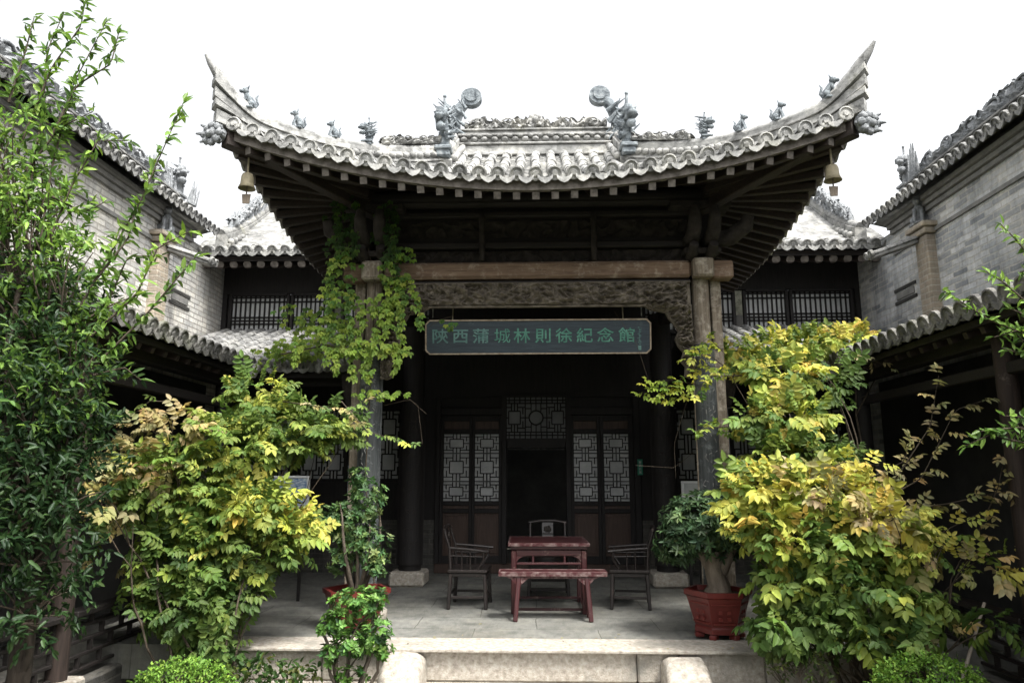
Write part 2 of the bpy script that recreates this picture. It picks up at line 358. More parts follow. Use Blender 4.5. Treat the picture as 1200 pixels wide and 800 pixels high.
# ------------------------------------------------------------------ leaves
class Leaves:
    def __init__(s): s.p=[]; s.d=[]; s.n=[]; s.l=[]; s.w=[]; s.c=[]
    def add(s, p, d, n, l, w, c): s.p.append(p); s.d.append(d); s.n.append(n); s.l.append(l); s.w.append(w); s.c.append(c)
    def build(s, name, mat, parent, off=(0,0,0), droop=.18, fold=.22):
        P = np.array(s.p, float)-np.array(off, float); D = np.array(s.d, float); N = np.array(s.n, float)
        L = np.array(s.l)[:,None]; W = np.array(s.w)[:,None]; K = np.array(s.c, float); n = len(P)
        D /= np.linalg.norm(D, axis=1)[:,None]+1e-9
        S = np.cross(D, N); S /= np.linalg.norm(S, axis=1)[:,None]+1e-9; N = np.cross(S, D)
        V = np.empty((n,6,3)); dz = -droop*L*N
        V[:,0] = P
        V[:,1] = P+D*L*.32+S*W*.46+N*W*fold; V[:,2] = P+D*L*.68+S*W*.40+N*W*fold*.8+dz*.45
        V[:,3] = P+D*L+dz
        V[:,4] = P+D*L*.68-S*W*.40+N*W*fold*.8+dz*.45; V[:,5] = P+D*L*.32-S*W*.46+N*W*fold
        me = bpy.data.meshes.new(name)
        me.vertices.add(n*6); me.vertices.foreach_set('co', V.reshape(-1))
        base = np.arange(n)[:,None]*6
        F = np.concatenate([base+np.array([[0,1,2,3]]), base+np.array([[0,3,4,5]])], 1).reshape(-1)
        me.loops.add(n*8); me.loops.foreach_set('vertex_index', F.astype(np.int32))
        me.polygons.add(n*2); me.polygons.foreach_set('loop_start', np.arange(n*2, dtype=np.int32)*4)
        me.update(calc_edges=True)
        a = me.color_attributes.new('tint', 'FLOAT_COLOR', 'POINT')
        CC = np.ones((n,6,4)); CC[:,:,:3] = K[:,None,:]; CC[:,3,:3] *= .9
        a.data.foreach_set('color', CC.reshape(-1))
        me.materials.append(mat); me.validate()
        ob = bpy.data.objects.new(name, me); C.objects.link(ob); ob.parent = parent
        return ob
def rv(): 
    v = rng.normal(size=3); return Vector(v/np.linalg.norm(v))
def jit(c, a=.2):
    k = 1+rng.uniform(-a, a); return (c[0]*k*(1+rng.uniform(-.1,.1)), c[1]*k, c[2]*k*(1+rng.uniform(-.15,.15)))
def pick(pal):
    r = rng.random()*sum(w_ for w_,_ in pal)
    for w_, c in pal:
        r -= w_
        if r <= 0: return jit(c)
    return jit(pal[-1][1])
def compound(lv, o, d, n, pairs, step, ll, lw, col, droop=.35):
    """a pinnate leaf: pairs of leaflets along a drooping midrib and one at the tip"""
    d = d.normalized(); p = Vector(o); s = d.cross(n)
    if s.length < 1e-3: s = d.orthogonal()
    s.normalize(); n = s.cross(d)
    for k in range(pairs):
        p = p+d*step; d = (d+Vector((0,0,-droop*.22))).normalized(); n = s.cross(d).normalized()
        sc_ = .75+.5*math.sin(math.pi*(k+1)/(pairs+1))
        for sg in (-1,1):
            dd = d*.45+s*sg+Vector((0,0,-droop*.6))+rv()*.22
            lv.add(p, dd, n+rv()*.35, ll*sc_*rng.uniform(.85,1.15), lw*sc_, jit(col,.12))
    lv.add(p, d+rv()*.1, n, ll*1.15, lw*1.1, jit(col,.1))
    return p
def ellpts(e, n, inner=.45):
    """n points in an ellipsoid (centre, radii), mostly near its surface; returns (point, outward)"""
    c, r = e; out = []
    for _ in range(n):
        v = rv(); q = (inner**3+(1-inner**3)*rng.random())**(1/3)
        out.append((Vector((c.x+v.x*r[0]*q, c.y+v.y*r[1]*q, c.z+v.z*r[2]*q)), Vector((v.x/r[0], v.y/r[1], v.z/r[2])).normalized()))
    return out
def E(px, py, Y, rx, ry, rd):
    """ellipsoid read off the photo: centre pixel, depth, pixel radii, depth radius in metres"""
    c = at(px, py, Y); a = at(px+rx, py, Y); b = at(px, py-ry, Y)
    return (c, (abs(a.x-c.x), rd, abs(b.z-c.z)))
def branch(mb, a, b, r0, r1, sag=.15, n=6, seg=7):
    a = Vector(a); b = Vector(b); L = (b-a).length; o = rv()*L*sag; o.z = abs(o.z)
    pts = [a.lerp(b, t)+o*math.sin(math.pi*t)+rv()*L*.012 for t in np.linspace(0,1,seg)]
    pts[0] = a; pts[-1] = b
    mb.tube(pts, [r0+(r1-r0)*t for t in np.linspace(0,1,seg)], n); return pts

# ------------------------------------------------------------------ roof tiling
def resample(pts, step):
    pts = [Vector(p) for p in pts]; seg = [(pts[i+1]-pts[i]).length for i in range(len(pts)-1)]; L = sum(seg)
    n = max(1, round(L/step)); out = []; i = 0; acc = 0
    for k in range(n+1):
        s = L*k/n
        while i < len(seg)-1 and acc+seg[i] < s: acc += seg[i]; i += 1
        out.append(pts[i].lerp(pts[i+1], min(1, (s-acc)/max(seg[i],1e-6))))
    return out
def upn(d, side):
    n = side.cross(d); n = n if n.z > 0 else -n
    return n.normalized()
def tile_row(mb, pts, side, r, tl=.3, cap=True, na=6):
    pts = resample(pts, tl); side = Vector(side)
    for i in range(len(pts)-1):
        a, b = pts[i], pts[i+1]; d = (b-a).normalized(); n = upn(d, side); k = rng.uniform(-.010,.010); kz = rng.uniform(-.004,.006)
        vs = []
        for p, rr in ((a-d*.01, r*1.07), (b+d*.015, r*.93)):
            for j in range(na+1):
                t = math.pi*j/na; vs.append(p+side*(math.cos(t)*rr+k)+n*(math.sin(t)*rr*1.05-.008+kz))
        m = na+1
        mb.put(vs, [(j, j+1, m+j+1, m+j) for j in range(na)], True)
        mb.put(vs[:m], [tuple(range(m))[::-1]])
    if cap:
        a = pts[0]; d = (pts[0]-pts[1]).normalized(); n = upn(d, side); c = a+d*.012+n*.008
        R2 = r*1.3
        def ring(off, rr): return [c+d*off+side*math.cos(2*math.pi*q/12)*rr+n*math.sin(2*math.pi*q/12)*rr for q in range(12)]
        rs = [ring(-.02,R2), ring(.018,R2), ring(.022,R2*.82), ring(.008,R2*.78), ring(.008,R2*.45), ring(.022,R2*.35)]
        vs = sum(rs, []); fs = []
        for q in range(len(rs)-1): fs += [(q*12+k, q*12+(k+1)%12, (q+1)*12+(k+1)%12, (q+1)*12+k) for k in range(12)]
        fs.append(tuple(range(60,72))); mb.put(vs, fs)
def pan_row(mb, A, B, side, cl=.13, sag=.045, drip=True):
    la = resample(A, cl); lb = resample(B, cl); n = min(len(la), len(lb)); side = Vector(side)
    for i in range(n-1):
        a0, b0, a1, b1 = la[i], lb[i], la[i+1], lb[i+1]
        vs = []
        for (a, b, dz) in ((a0,b0,.016), (a1,b1,-.004)):
            for t in (0,.25,.5,.75,1): vs.append(a.lerp(b,t)+Vector((0,0,dz-sag*math.sin(math.pi*t)+.005)))
        mb.put(vs, [(j,j+1,j+6,j+5) for j in range(4)], True)
        vs2 = vs[:5]+[v-Vector((0,0,.018)) for v in vs[:5]]
        mb.put(vs2, [(j,j+5,j+6,j+1) for j in range(4)])
    if drip and n > 1:
        d = (la[0]-la[1]).normalized(); m0 = la[0].lerp(lb[0], .5)+d*.02; wv = (lb[0]-la[0])*.5; wv_ = wv*.86
        poly = [(-1,.005),(-.55,-.03),(0,-.04),(.55,-.03),(1,.005),(.9,-.045),(.5,-.078),(0,-.098),(-.5,-.078),(-.9,-.045)]
        f = [m0+wv_*u+Vector((0,0,v+.0))+d*.012 for u,v in poly]; bk = [p-d*.024 for p in f]
        N = len(poly); fs = [(0,1,9),(1,2,8,9),(2,7,8),(2,3,6,7),(2,6,7),(3,4,5,6)]
        fs = [(0,1,8,9),(1,2,7,8),(2,3,6,7),(3,4,5,6)]
        mb.put(f+bk, fs+[tuple(N+i for i in q)[::-1] for q in fs]+[(i,(i+1)%N,N+(i+1)%N,N+i) for i in range(N)])

def floral(mb, a, b, h, th, dens=14, seed=0, side=Vector((1,0,0))):
    """carved crest between a and b: a relief of scrolls and leaves with a ragged top edge"""
    a = Vector(a); b = Vector(b); L = (b-a).length; d = (b-a)/L; st = random.Random(seed); up = Vector((0,0,1)); side = Vector(side)
    n = max(8, int(L*dens*2.6)); nz = 7
    def top(s): return h*(.66+.42*noise.noise(Vector((s*7/h*.3, seed*1.7, 0)))+.22*noise.noise(Vector((s*21/h*.3, seed, 3))))
    def rel(s, z): 
        q = noise.noise(Vector((s*2.1/h, z*2.4/h, seed*.7))); q2 = noise.noise(Vector((s*4.6/h, z*4.6/h, seed+5.)))
        return th*(.55*max(0,1-abs(q)*3.2)+.3*max(0,1-abs(q2)*3))
    for sg in (-1,1):
        mb.grid(lambda u,v: (lambda s,z: a+d*s+up*z+side*sg*(.2*th+rel(s,z)*(1 if 0<v<1 else .3)))(u*L, v*top(u*L)), n, nz, False)
    mb.grid(lambda u,v: a+d*(u*L)+up*top(u*L)+side*(v-.5)*2*.5*th, n, 1, False)
    for k in range(max(2,int(L/(h*.34)))):
        s = st.uniform(0,L); p = a+d*s+up*top(s)*.85; q = st.choice((-1,1))
        mb.tube([p, p+d*q*h*.12+up*h*.16, p+d*q*h*.3+up*h*st.uniform(.12,.32)], [h*.10,h*.085,h*.02], 5)
    m = max(1, int(L/(h*1.7)))
    for k in range(m):
        c = a.lerp(b, (k+.5)/m)+up*h*.42; sg = 1 if k%2 else -1; pts = []
        for q in range(11):
            t = q/10*math.pi*1.9; rr = h*.42*(1-q/14); pts.append(c+d*math.cos(t)*rr*sg*1.3+up*math.sin(t)*rr)
        for s2 in (-1,1): mb.tube([p+side*s2*th*.5 for p in pts], [h*.075*(1-.5*q/10) for q in range(11)], 5)
def ridge_beast(mb, p, fwd, s, seed=0):
    """small seated ridge animal facing fwd, s tall"""
    p = Vector(p); f = Vector(fwd).normalized(); sd = Vector((-f.y, f.x, 0)); up = Vector((0,0,1))
    B = lambda a,b,c: p+f*a*s+sd*b*s+up*c*s
    mb.box(p+up*.04*s, (s*.5, s*.5, s*.09), .01)
    mb.tube([B(-.16,0,.1), B(-.12,0,.3), B(.0,0,.5), B(.1,0,.68)], [.17*s,.2*s,.16*s,.11*s], 8)
    mb.ell(B(.14,0,.8), (.15*s,.15*s,.15*s), .25, 9, 7, seed=seed)
    mb.ell(B(.3,0,.75), (.1*s,.1*s,.075*s), .15, 8, 6, seed=seed)
    for q in (-1,1):
        mb.tube([B(.1,q*.1,.55), B(.2,q*.11,.3), B(.22,q*.11,.07)], [.07*s,.055*s,.065*s], 6)
        mb.ell(B(-.08,q*.17,.2), (.15*s,.1*s,.15*s), .1, 8, 6)
        mb.tube([B(.08,q*.09,.88), B(.02,q*.13,1.02)], [.05*s,.012*s], 5)
    mb.tube([B(-.26,0,.12), B(-.38,0,.35), B(-.3,0,.6), B(-.38,0,.74)], [.05*s,.06*s,.05*s,.02*s], 6)
def crest_beast(mb, p, fwd, s, seed=0, slim=1.0):
    """tall spiky beast head on its pedestal"""
    p = Vector(p); f = Vector(fwd).normalized(); sd = Vector((-f.y, f.x, 0)); up = Vector((0,0,1)); st = random.Random(seed)
    B = lambda a,b,c: p+f*a*s*slim+sd*b*s*slim+up*c*s; s0 = s
    mb.box(B(0,0,.05), (.34*s*slim,.34*s*slim,.1*s), .01); mb.box(B(0,0,.14), (.42*s*slim,.42*s*slim,.07*s), .01)
    mb.tube([B(-.05,0,.17), B(-.08,0,.4), B(0,0,.6), B(.08,0,.75)], [.11*s*slim,.14*s*slim,.12*s*slim,.1*s*slim], 9)
    for q in range(9): mb.ell(B(-.06+st.uniform(-.1,.12),st.uniform(-.12,.12),st.uniform(.2,.7)),(.09*s*slim,.09*s*slim,.06*s),.8,9,7,seed=seed+q)
    mb.ell(B(.12,0,.72), (.17*s*slim,.16*s*slim,.13*s), .7, 16, 12, seed=seed); mb.ell(B(.27,0,.68), (.12*s*slim,.1*s*slim,.06*s), .3, 8, 6, seed=seed+3)
    mb.ell(B(.2,0,.5), (.13*s*slim,.1*s*slim,.08*s), .4, 8, 6, seed=seed+5)
    for k in range(34):
        a = st.uniform(-1,1); z = st.uniform(.3,.85); q = st.choice((-1,1))
        mb.tube([B(-.1+st.uniform(-.1,.2),q*.13,z), B(-.25+st.uniform(-.1,.2),q*st.uniform(.16,.25),z+.12)], [.035*s,.006*s], 5)
    mb.tube([B(.0,0,.8), B(-.04,0,.95), B(-.02,0,1.1)], [.05*s,.028*s,.022*s], 6); mb.ell(B(-.02,0,1.11), .032*s)
def owl_tail(mb, p, inward, s, seed=0):
    """the ridge-end dragon: a scaly body biting the ridge and a swirling tail disc on top"""
    p = Vector(p); f = Vector(inward); up = Vector((0,0,1)); st = random.Random(seed); fy = Vector((0,-1,0))
    B = lambda a,c,b=0: p+f*a*s+up*c*s+fy*b*s
    mb.tube([B(-.05,0), B(-.08,.25), B(-.06,.5), B(.03,.72), B(.16,.86)], [.12*s,.13*s,.11*s,.095*s,.08*s], 9)
    mb.prism([(math.cos(t)*.165*s, math.sin(t)*.15*s) for t in np.linspace(0,2*math.pi,18)[:-1]], -.07*s, .07*s, lambda u,v,d: B(.22,.9)+f*u+up*v+fy*d)
    mb.prism([(math.cos(t)*.10*s, math.sin(t)*.09*s) for t in np.linspace(0,2*math.pi,14)[:-1]], .07*s, .09*s, lambda u,v,d: B(.22,.9)+f*u+up*v+fy*d)
    mb.ell(B(.08,.2), (.15*s,.12*s,.12*s), .6, 10, 8, seed=seed)
    for k in range(26):
        a = st.uniform(-.25,.15); z = st.uniform(.05,.7)
        mb.tube([B(a,z,.12), B(a-st.uniform(.05,.2),z+.13,.18)], [.03*s,.006*s], 5)

# ------------------------------------------------------------------ ground and platform
g = MB(); g.grid(lambda u,v: Vector((-40+80*u, -25+80*v, -.56)), 8, 8); tag(g.build('ground', M['moss']), kind='structure')

def floor_mat():
    m = brickwork('worn_floor_slabs', (.19,.19,.172), (.15,.15,.136), (.085,.082,.072), plane='XY', bw=1.25, bh=.6, ms=.005, patch=(.115,.11,.09), pamt=.7)
    return m
M['floor'] = floor_mat()
g = MB(); g.box((0,10.0,-.15), (9.0,6.0,.3), 0); g.build('porch_floor', M['floor']).__setitem__('kind','structure')
bpy.data.objects['porch_floor'].location = (0,0,-.002)

pl = thing('stone_platform', 'long front edge of the porch platform, weathered granite blocks with a pale worn lip', 'platform', (0,6.9,-.3))
xs = [-3.0,-1.95,-1.3,.87,1.24,2.0,3.4]
for i in range(len(xs)-1):
    b = MB(); wd = xs[i+1]-xs[i]-.008
    b.box(((xs[i]+xs[i+1])/2, 7.03+rng.uniform(-.004,.004), -.135), (wd,.34,.265), .018)
    b.build('edge_stone', M['stone'], pl, pl.location)
b = MB(); b.box((.2,7.02,.008+.0), (6.4,.46,.03), .012); b.build('lip_slab', M['stone'], pl, pl.location)
b = MB(); b.box((.2,7.0,-.42), (6.5,.5,.30), .02); b.build('footing', M['stone'], pl, pl.location)

st = thing('stone_steps', 'low pale stone step below the porch edge between the two cheek stones', 'steps', (0,6.6,-.5))
b = MB(); b.box((-.38,6.64,-.33), (1.22,.36,.12), .02); b.build('tread', M['stone_pale'], st, st.location)
b = MB(); b.box((.65,6.645,-.332), (.81,.36,.12), .02); b.build('tread', M['stone_pale'], st, st.location)
b = MB(); b.box((.03,6.6,-.475), (2.04,.5,.17), .02); b.build('riser', M['stone'], st, st.location)
b = MB(); b.box((.03,6.2,-.50), (2.04,.4,.10), .02); b.build('tread', M['stone'], st, st.location)

def cheek(x0, x1, label, seed):
    t = thing('cheek_stone', label, 'cheek stone', ((x0+x1)/2, 6.5, -.5), 0, 'pale cheek stones flanking the step')
    b = MB(); prof = [(6.84,-.02),(6.74,-.012),(6.62,-.045),(6.5,-.12),(6.3,-.27),(6.05,-.42),(5.95,-.52),(5.95,-.56),(6.84,-.56)]
    xm = (x0+x1)/2; W_ = (x1-x0)/2
    def fn(u,v):
        a = math.pi*u; i = v*6; k = int(min(5,i)); q = i-k
        y = prof[k][0]+(prof[k+1][0]-prof[k][0])*q; z = prof[k][1]+(prof[k+1][1]-prof[k][1])*q
        nz = noise.noise(Vector((u*3+seed,y*4,z*4)))*.03
        cx = -math.copysign(abs(math.cos(a))**.38, math.cos(a)); wz = max(0, math.sin(a))**.13
        return Vector((xm+cx*W_*(1+nz), y+nz, -.56+(z+.56)*wz+nz))
    b.grid(fn, 24, 24); 
    n_ = 25; b.put([fn(i/24,0) for i in range(n_)], [tuple(range(n_))])
    b.build('block', M['stone'], t, t.location)
cheek(-1.37,-1.0,'pale rounded cheek stone left of the step, touching the leafy bush',3.1)
cheek(1.07,1.45,'pale rounded cheek stone right of the step, below the red pot',8.7)

# ------------------------------------------------------------------ the porch pavilion
PO = Vector((0,8.25,0))
porch = thing('porch_pavilion', 'open timber entrance porch with a sweeping grey tiled roof and upturned corners', 'pavilion', PO)
EX, EY, CX, CY, HX, HY, RY = 3.1, 6.85, 3.2, 6.69, 1.05, 8.30, 9.1
F = lambda u: 4.50+.405*u+.072*u*u
def eYe(X): return EY-.15*(abs(X)/EX)**4
def hipY(X): return CY+(CX-abs(X))/(CX-HX)*(HY-CY)
def zf(X, Y):
    r = abs(X)/EX; ft = max(0, 1-(Y-eYe(X))/1.55)
    return F(Y-EY)+.585*r*r*ft**1.2
def zs(w, Y):
    """side slope: w = distance in from the side eave"""
    u = w*(HY-CY)/(CX-HX); r = max(0, 1-(Y-CY)/3.3); ft = max(0, 1-w/2.2)
    return F(u-.02)+.585*r*r*ft**1.2
def eXs(Y): return EX+.1*max(0, 1-(Y-CY)/3.3)**4
roofm = MB()
def fpath(X, n=14):
    y0 = eYe(X); y1 = RY if abs(X) < HX else max(y0+.12, hipY(X))
    return [Vector((X, y0+(y1-y0)*i/n, zf(X, y0+(y1-y0)*i/n))) for i in range(n+1)]
SP = .19
front = [fpath(i*SP) for i in range(-16,17)]
for p in front: tile_row(roofm, p, (1,0,0), .058)
for a, b in zip(front[:-1], front[1:]): pan_row(roofm, a, b, (1,0,0))
def spath(Y, sg, n=12):
    x0 = eXs(Y); x1 = HX if Y > HY else min(x0-.12, CX-(Y-CY)*(CX-HX)/(HY-CY))
    return [Vector((sg*(x0+(x1-x0)*i/n), Y, zs(x0-(x0+(x1-x0)*i/n), Y))) for i in range(n+1)]
for sg in (-1,1):
    rows = [spath(CY+.14+k*SP, sg) for k in range(23)]
    for p in rows: tile_row(roofm, p, (0,1,0), .058)
    for a, b in zip(rows[:-1], rows[1:]): pan_row(roofm, a, b, (0,1,0))
# deck under the tiles, back slope, gables
for k in range(len(front)-1):
    A, B_ = front[k], front[k+1]
    for i in range(len(A)-1):
        roofm.put([A[i]-Vector((0,0,.05)), B_[i]-Vector((0,0,.05)), B_[i+1]-Vector((0,0,.05)), A[i+1]-Vector((0,0,.05))], [(0,1,2,3)])
zb = F(HY-EY)
back = [[Vector((i*SP, RY+t, F(RY-EY-t))) for t in np.linspace(0,.8,5)]+[Vector((i*SP, 11.2, zb))] for i in range(-6,7)]
for p in back: tile_row(roofm, p[::-1], (1,0,0), .058, cap=False)
roofm.put([(-HX-.1,RY,F(2.25)-.03),(HX+.1,RY,F(2.25)-.03),(HX+.1,9.9,zb-.03),(-HX-.1,9.9,zb-.03),(HX+.1,11.2,zb-.03),(-HX-.1,11.2,zb-.03)], [(0,1,2,3),(3,2,4,5)])
for sg in (-1,1):
    roofm.put([(sg*(HX+.02),HY,zb-.1),(sg*(HX+.02),9.9,zb-.1),(sg*(HX+.02),RY,F(2.25))], [(0,1,2)])
roof = roofm.build('roof', M['tile_porch'], porch, PO)

# soffit boards: just under the tiles, following the same curves
sf = MB(); LOW = .13
def under(X, Y): return min(zf(X,Y), zs(max(0,eXs(Y)-abs(X)), Y) if abs(X) < eXs(Y) else zs(0,Y))-LOW
sf.grid(lambda u,v: (lambda X: (lambda Y: Vector((X,Y,under(X,Y))))(eYe(X)+.06+(8.4-eYe(X)-.06)*v))(-EX+.02+2*(EX-.02)*u), 44, 12)
for sg in (-1,1):
    sf.grid(lambda u,v: (lambda Y: Vector((sg*(eXs(Y)-.06-1.35*v), Y, zs(.06+1.35*v, Y)-LOW-.004)))(8.38+2.7*u), 14, 6)
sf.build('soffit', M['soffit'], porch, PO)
# eave board: the pale curved fascia under the drip tiles
eb = MB()
xs_ = np.linspace(-EX-.02,EX+.02,45)
eb.sweep([Vector((x, eYe(x)+.07, zf(x,eYe(x))-.10)) for x in xs_], [(-.03,-.05),(.03,-.05),(.03,.055),(-.03,.055)], Vector((0,1,0)))
for sg in (-1,1):
    ys_ = np.linspace(CY+.1,10.95,30)
    eb.sweep([Vector((sg*(eXs(y)-.07), y, zs(0,y)-.10)) for y in ys_], [(-.03,-.05),(.03,-.05),(.03,.055),(-.03,.055)], Vector((1,0,0)))
eb.build('eave_board', M['rafter_end'], porch, PO)
# rafters: two tiers, fanning towards the corners
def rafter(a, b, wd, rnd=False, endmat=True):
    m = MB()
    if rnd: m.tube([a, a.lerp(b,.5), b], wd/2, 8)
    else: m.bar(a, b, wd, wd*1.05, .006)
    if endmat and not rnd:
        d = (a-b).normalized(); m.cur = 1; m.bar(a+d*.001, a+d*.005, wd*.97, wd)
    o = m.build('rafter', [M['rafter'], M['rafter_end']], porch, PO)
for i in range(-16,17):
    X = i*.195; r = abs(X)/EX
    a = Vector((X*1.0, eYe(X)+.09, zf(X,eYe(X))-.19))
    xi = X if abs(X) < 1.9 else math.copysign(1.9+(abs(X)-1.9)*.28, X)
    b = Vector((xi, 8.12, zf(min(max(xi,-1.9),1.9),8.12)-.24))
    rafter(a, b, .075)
for sg in (-1,1):
    for k in range(20):
        Y = CY+.25+k*.205; a = Vector((sg*(eXs(Y)-.09), Y, zs(0,Y)-.19))
        yi = Y if Y > 8.3 else 8.3-(8.3-Y)*.28
        b = Vector((sg*1.95, yi, min(zs(1.15,yi), zf(1.95,yi))-.24))
        rafter(a, b, .075)
    # corner beam carrying the upturned corner, with a carved clay cap
    cbm = MB(); cbm.bar(Vector((sg*(CX-.06),CY+.05,4.88)), Vector((sg*1.9,8.25,4.76)), .13, .16, .01)
    cbm.bar(Vector((sg*(CX-.42),CY+.32,4.79)), Vector((sg*1.9,8.25,4.60)), .13, .12, .01)
    cb = cbm.build('corner_beam', M['rafter'], porch, PO)
    cp = MB(); c0 = Vector((sg*(CX+.0),CY+.0,4.90))
    cp.ell(c0, (.085,.085,.085), .5, 14, 10, seed=4+sg); cp.ell(c0+Vector((sg*.05,-.06,-.02)), (.04,.04,.04), .2, 10, 8, seed=9)
    for q in range(8):
        t = q/8*2*math.pi; cp.ell(c0+Vector((sg*.03,-.045,-.01))+Vector((math.cos(t)*.085,math.cos(t)*sg*.03,math.sin(t)*.085)), (.042,.03,.042), .5, 9, 7, seed=q)
        cp.tube([c0+Vector((sg*.02,-.02,0))+Vector((math.cos(t)*.09,0,math.sin(t)*.09)), c0+Vector((sg*.05,-.03,0))+Vector((math.cos(t)*.15,0,math.sin(t)*.13))],[.03,.01],5)
    cp.build('corner_cap', M['ornament'], cb, PO)

# ridges
rg = MB(); zr = F(RY-EY)-.02
def band(mb, a, b, z0, z1, th):
    mb.bar(Vector(a)+Vector((0,0,(z0+z1)/2)), Vector(b)+Vector((0,0,(z0+z1)/2)), th, z1-z0, .008)
A, B_ = Vector((-HX+.02,RY,zr)), Vector((HX-.02,RY,zr))
band(rg,A,B_,-.06,.07,.26); band(rg,A,B_,.08,.105,.31); band(rg,A,B_,.105,.20,.2); band(rg,A,B_,.205,.235,.30); band(rg,A,B_,.235,.29,.2); band(rg,A,B_,.292,.315,.25)
for k in range(15):
    x = -HX+.1+k*(2*HX-.2)/14; rg.ell((x,RY-.11,zr+.165), (.05,.045,.035), .1, 10, 7)
    rg.ell((x+.07,RY-.12,zr+.205), (.05,.04,.02), 0, 8, 5)
floral(rg, A+Vector((.08,-.03,.31)), B_+Vector((-.08,-.03,.31)), .21, .12, 15, 5, Vector((0,1,0)))
for q in range(8):
    t = q/8*2*math.pi; rg.ell((math.cos(t)*.07, RY-.08, zr+.44+math.sin(t)*.07), (.04,.03,.04), .2, 8, 6)
rg.ell((0,RY-.1,zr+.44), .05)
rg.build('main_ridge', M['tile_porch'], roof, PO)
for sg in (-1,1):
    m = MB(); owl_tail(m, (sg*(HX+.0), RY-.02, zr+.05), (-sg,0,0), .84, 3+sg); m.build('ridge_dragon', M['beast'], roof, PO)
    # descending ridge from the dragon to the crest beast
    m = MB(); a = Vector((sg*(HX+.03),RY+.05,zr+.05)); b = Vector((sg*(HX+.06),HY-.12,zf(HX,HY-.12)+.0)); dn = (b-a)
    m.bar(a+Vector((0,0,.05)), b+Vector((0,0,.04)), .2, .12, .01)
    m.bar(a+Vector((0,0,.19)), b+Vector((0,0,.17)), .15, .1, .01)
    m.tube([a+Vector((0,0,.26)), b+Vector((0,0,.24))], .06, 8)
    for k in range(9):
        p = a.lerp(b,(k+.5)/9); m.ell(p+Vector((-sg*.12,0,.11)), (.05,.05,.045), .1, 8, 6)
    m.build('descending_ridge', M['tile_porch'], roof, PO)
    m = MB(); crest_beast(m, b+Vector((0,-.02,.12)), (sg*.35,-1,0), .72, 20+sg, .66); m.build('crest_beast', M['beast'], roof, PO)
    # hip ridge: stacked courses that fan apart and curl up at the tip
    def hp(v): return Vector((sg*(CX-(CX-HX)*v), CY+(HY-CY)*v, 0))
    def hz(v):
        X = CX-(CX-HX)*v; Y = CY+(HY-CY)*v
        return zf(min(X,EX),Y) if v > .02 else zf(EX,CY+.02)
    sidev = Vector((sg*(HY-CY),(CX-HX),0)).normalized()
    def curl(v): return max(0,(.16-v)/.20)**1.8
    def htop(v): return .25+.05*v
    hz_ = lambda v: hz(max(v,0))
    m = MB()
    for k,(z0,z1,hw,a_,ve) in enumerate(((-.04,.055,.11,.05,-.012),(.062,.085,.14,.10,-.02),(.092,.15,.10,.17,-.022),(.157,.18,.14,.235,-.026),(.186,.225,.085,.30,-.026))):
        vs = []; fs = []; V_ = list(np.linspace(ve,.2,14))+list(np.linspace(.24,1,14))
        for v in V_:
            c_ = curl(v); p = hp(v); zb_ = hz_(v)+a_*c_
            for s_, zz in ((-hw*.6,z0),(hw*.6,z0),(hw*.6,z1+.05*min(1,c_)),(-hw*.6,z1+.05*min(1,c_))): vs.append(p+sidev*s_+Vector((0,0,zb_+zz+z0*1.2*min(1,c_)*.3)))
        n_ = len(V_)
        for i in range(n_-1): fs += [(i*4+q, i*4+(q+1)%4, i*4+4+(q+1)%4, i*4+4+q) for q in range(4)]
        fs += [(3,2,1,0), tuple(range(n_*4-4,n_*4))]
        m.put(vs, fs)
    cap_pts = []; cap_r = []          # round capping tile running on to a thin beak
    for v in list(np.linspace(-.042,.2,18))+list(np.linspace(.25,1,16)):
        cap_pts.append(hp(v)+Vector((0,0,hz_(v)+  .235+.38*curl(v)))); cap_r.append(max(.036,.056 if v > -.012 else .056+(v+.012)*.7))
    d_ = cap_pts[0]-cap_pts[1]; cap_pts.insert(0, cap_pts[0]+Vector((sg*.04,-.03,.075))); cap_r.insert(0,.016)
    m.tube(cap_pts, cap_r, 8)
    for k in range(15):      # rope of tile noses along the inner half
        v = .52+k*.033; p = hp(v)+Vector((0,0,hz(v)+htop(v)*.46)); m.ell(p+Vector((0,-.075,0)), (.055,.045,.04), .1, 8, 6)
    fl0 = hp(.66)+Vector((0,-.02,hz(.66)+htop(.66)*.95)); fl1 = hp(.98)+Vector((0,-.02,hz(.98)+htop(.98)*.95))
    floral(m, fl0, fl1, .13, .08, 15, 40+sg, sidev)
    m.build('hip_ridge', M['tile_porch'], roof, PO)
    for v, s in ((.105,.25),(.30,.22),(.45,.21)):
        mb_ = MB(); ridge_beast(mb_, hp(v)+Vector((0,0,hz(v)+.27)), (sg*.8,-.55,0), s, int(v*100)); mb_.build('ridge_beast', M['beast'], roof, PO)
    mb_ = MB(); crest_beast(mb_, hp(.60)+Vector((0,0,hz(.60)+.25)), (sg*.8,-.55,0), .31, int(7+sg)); mb_.build('crest_beast', M['beast'], roof, PO)

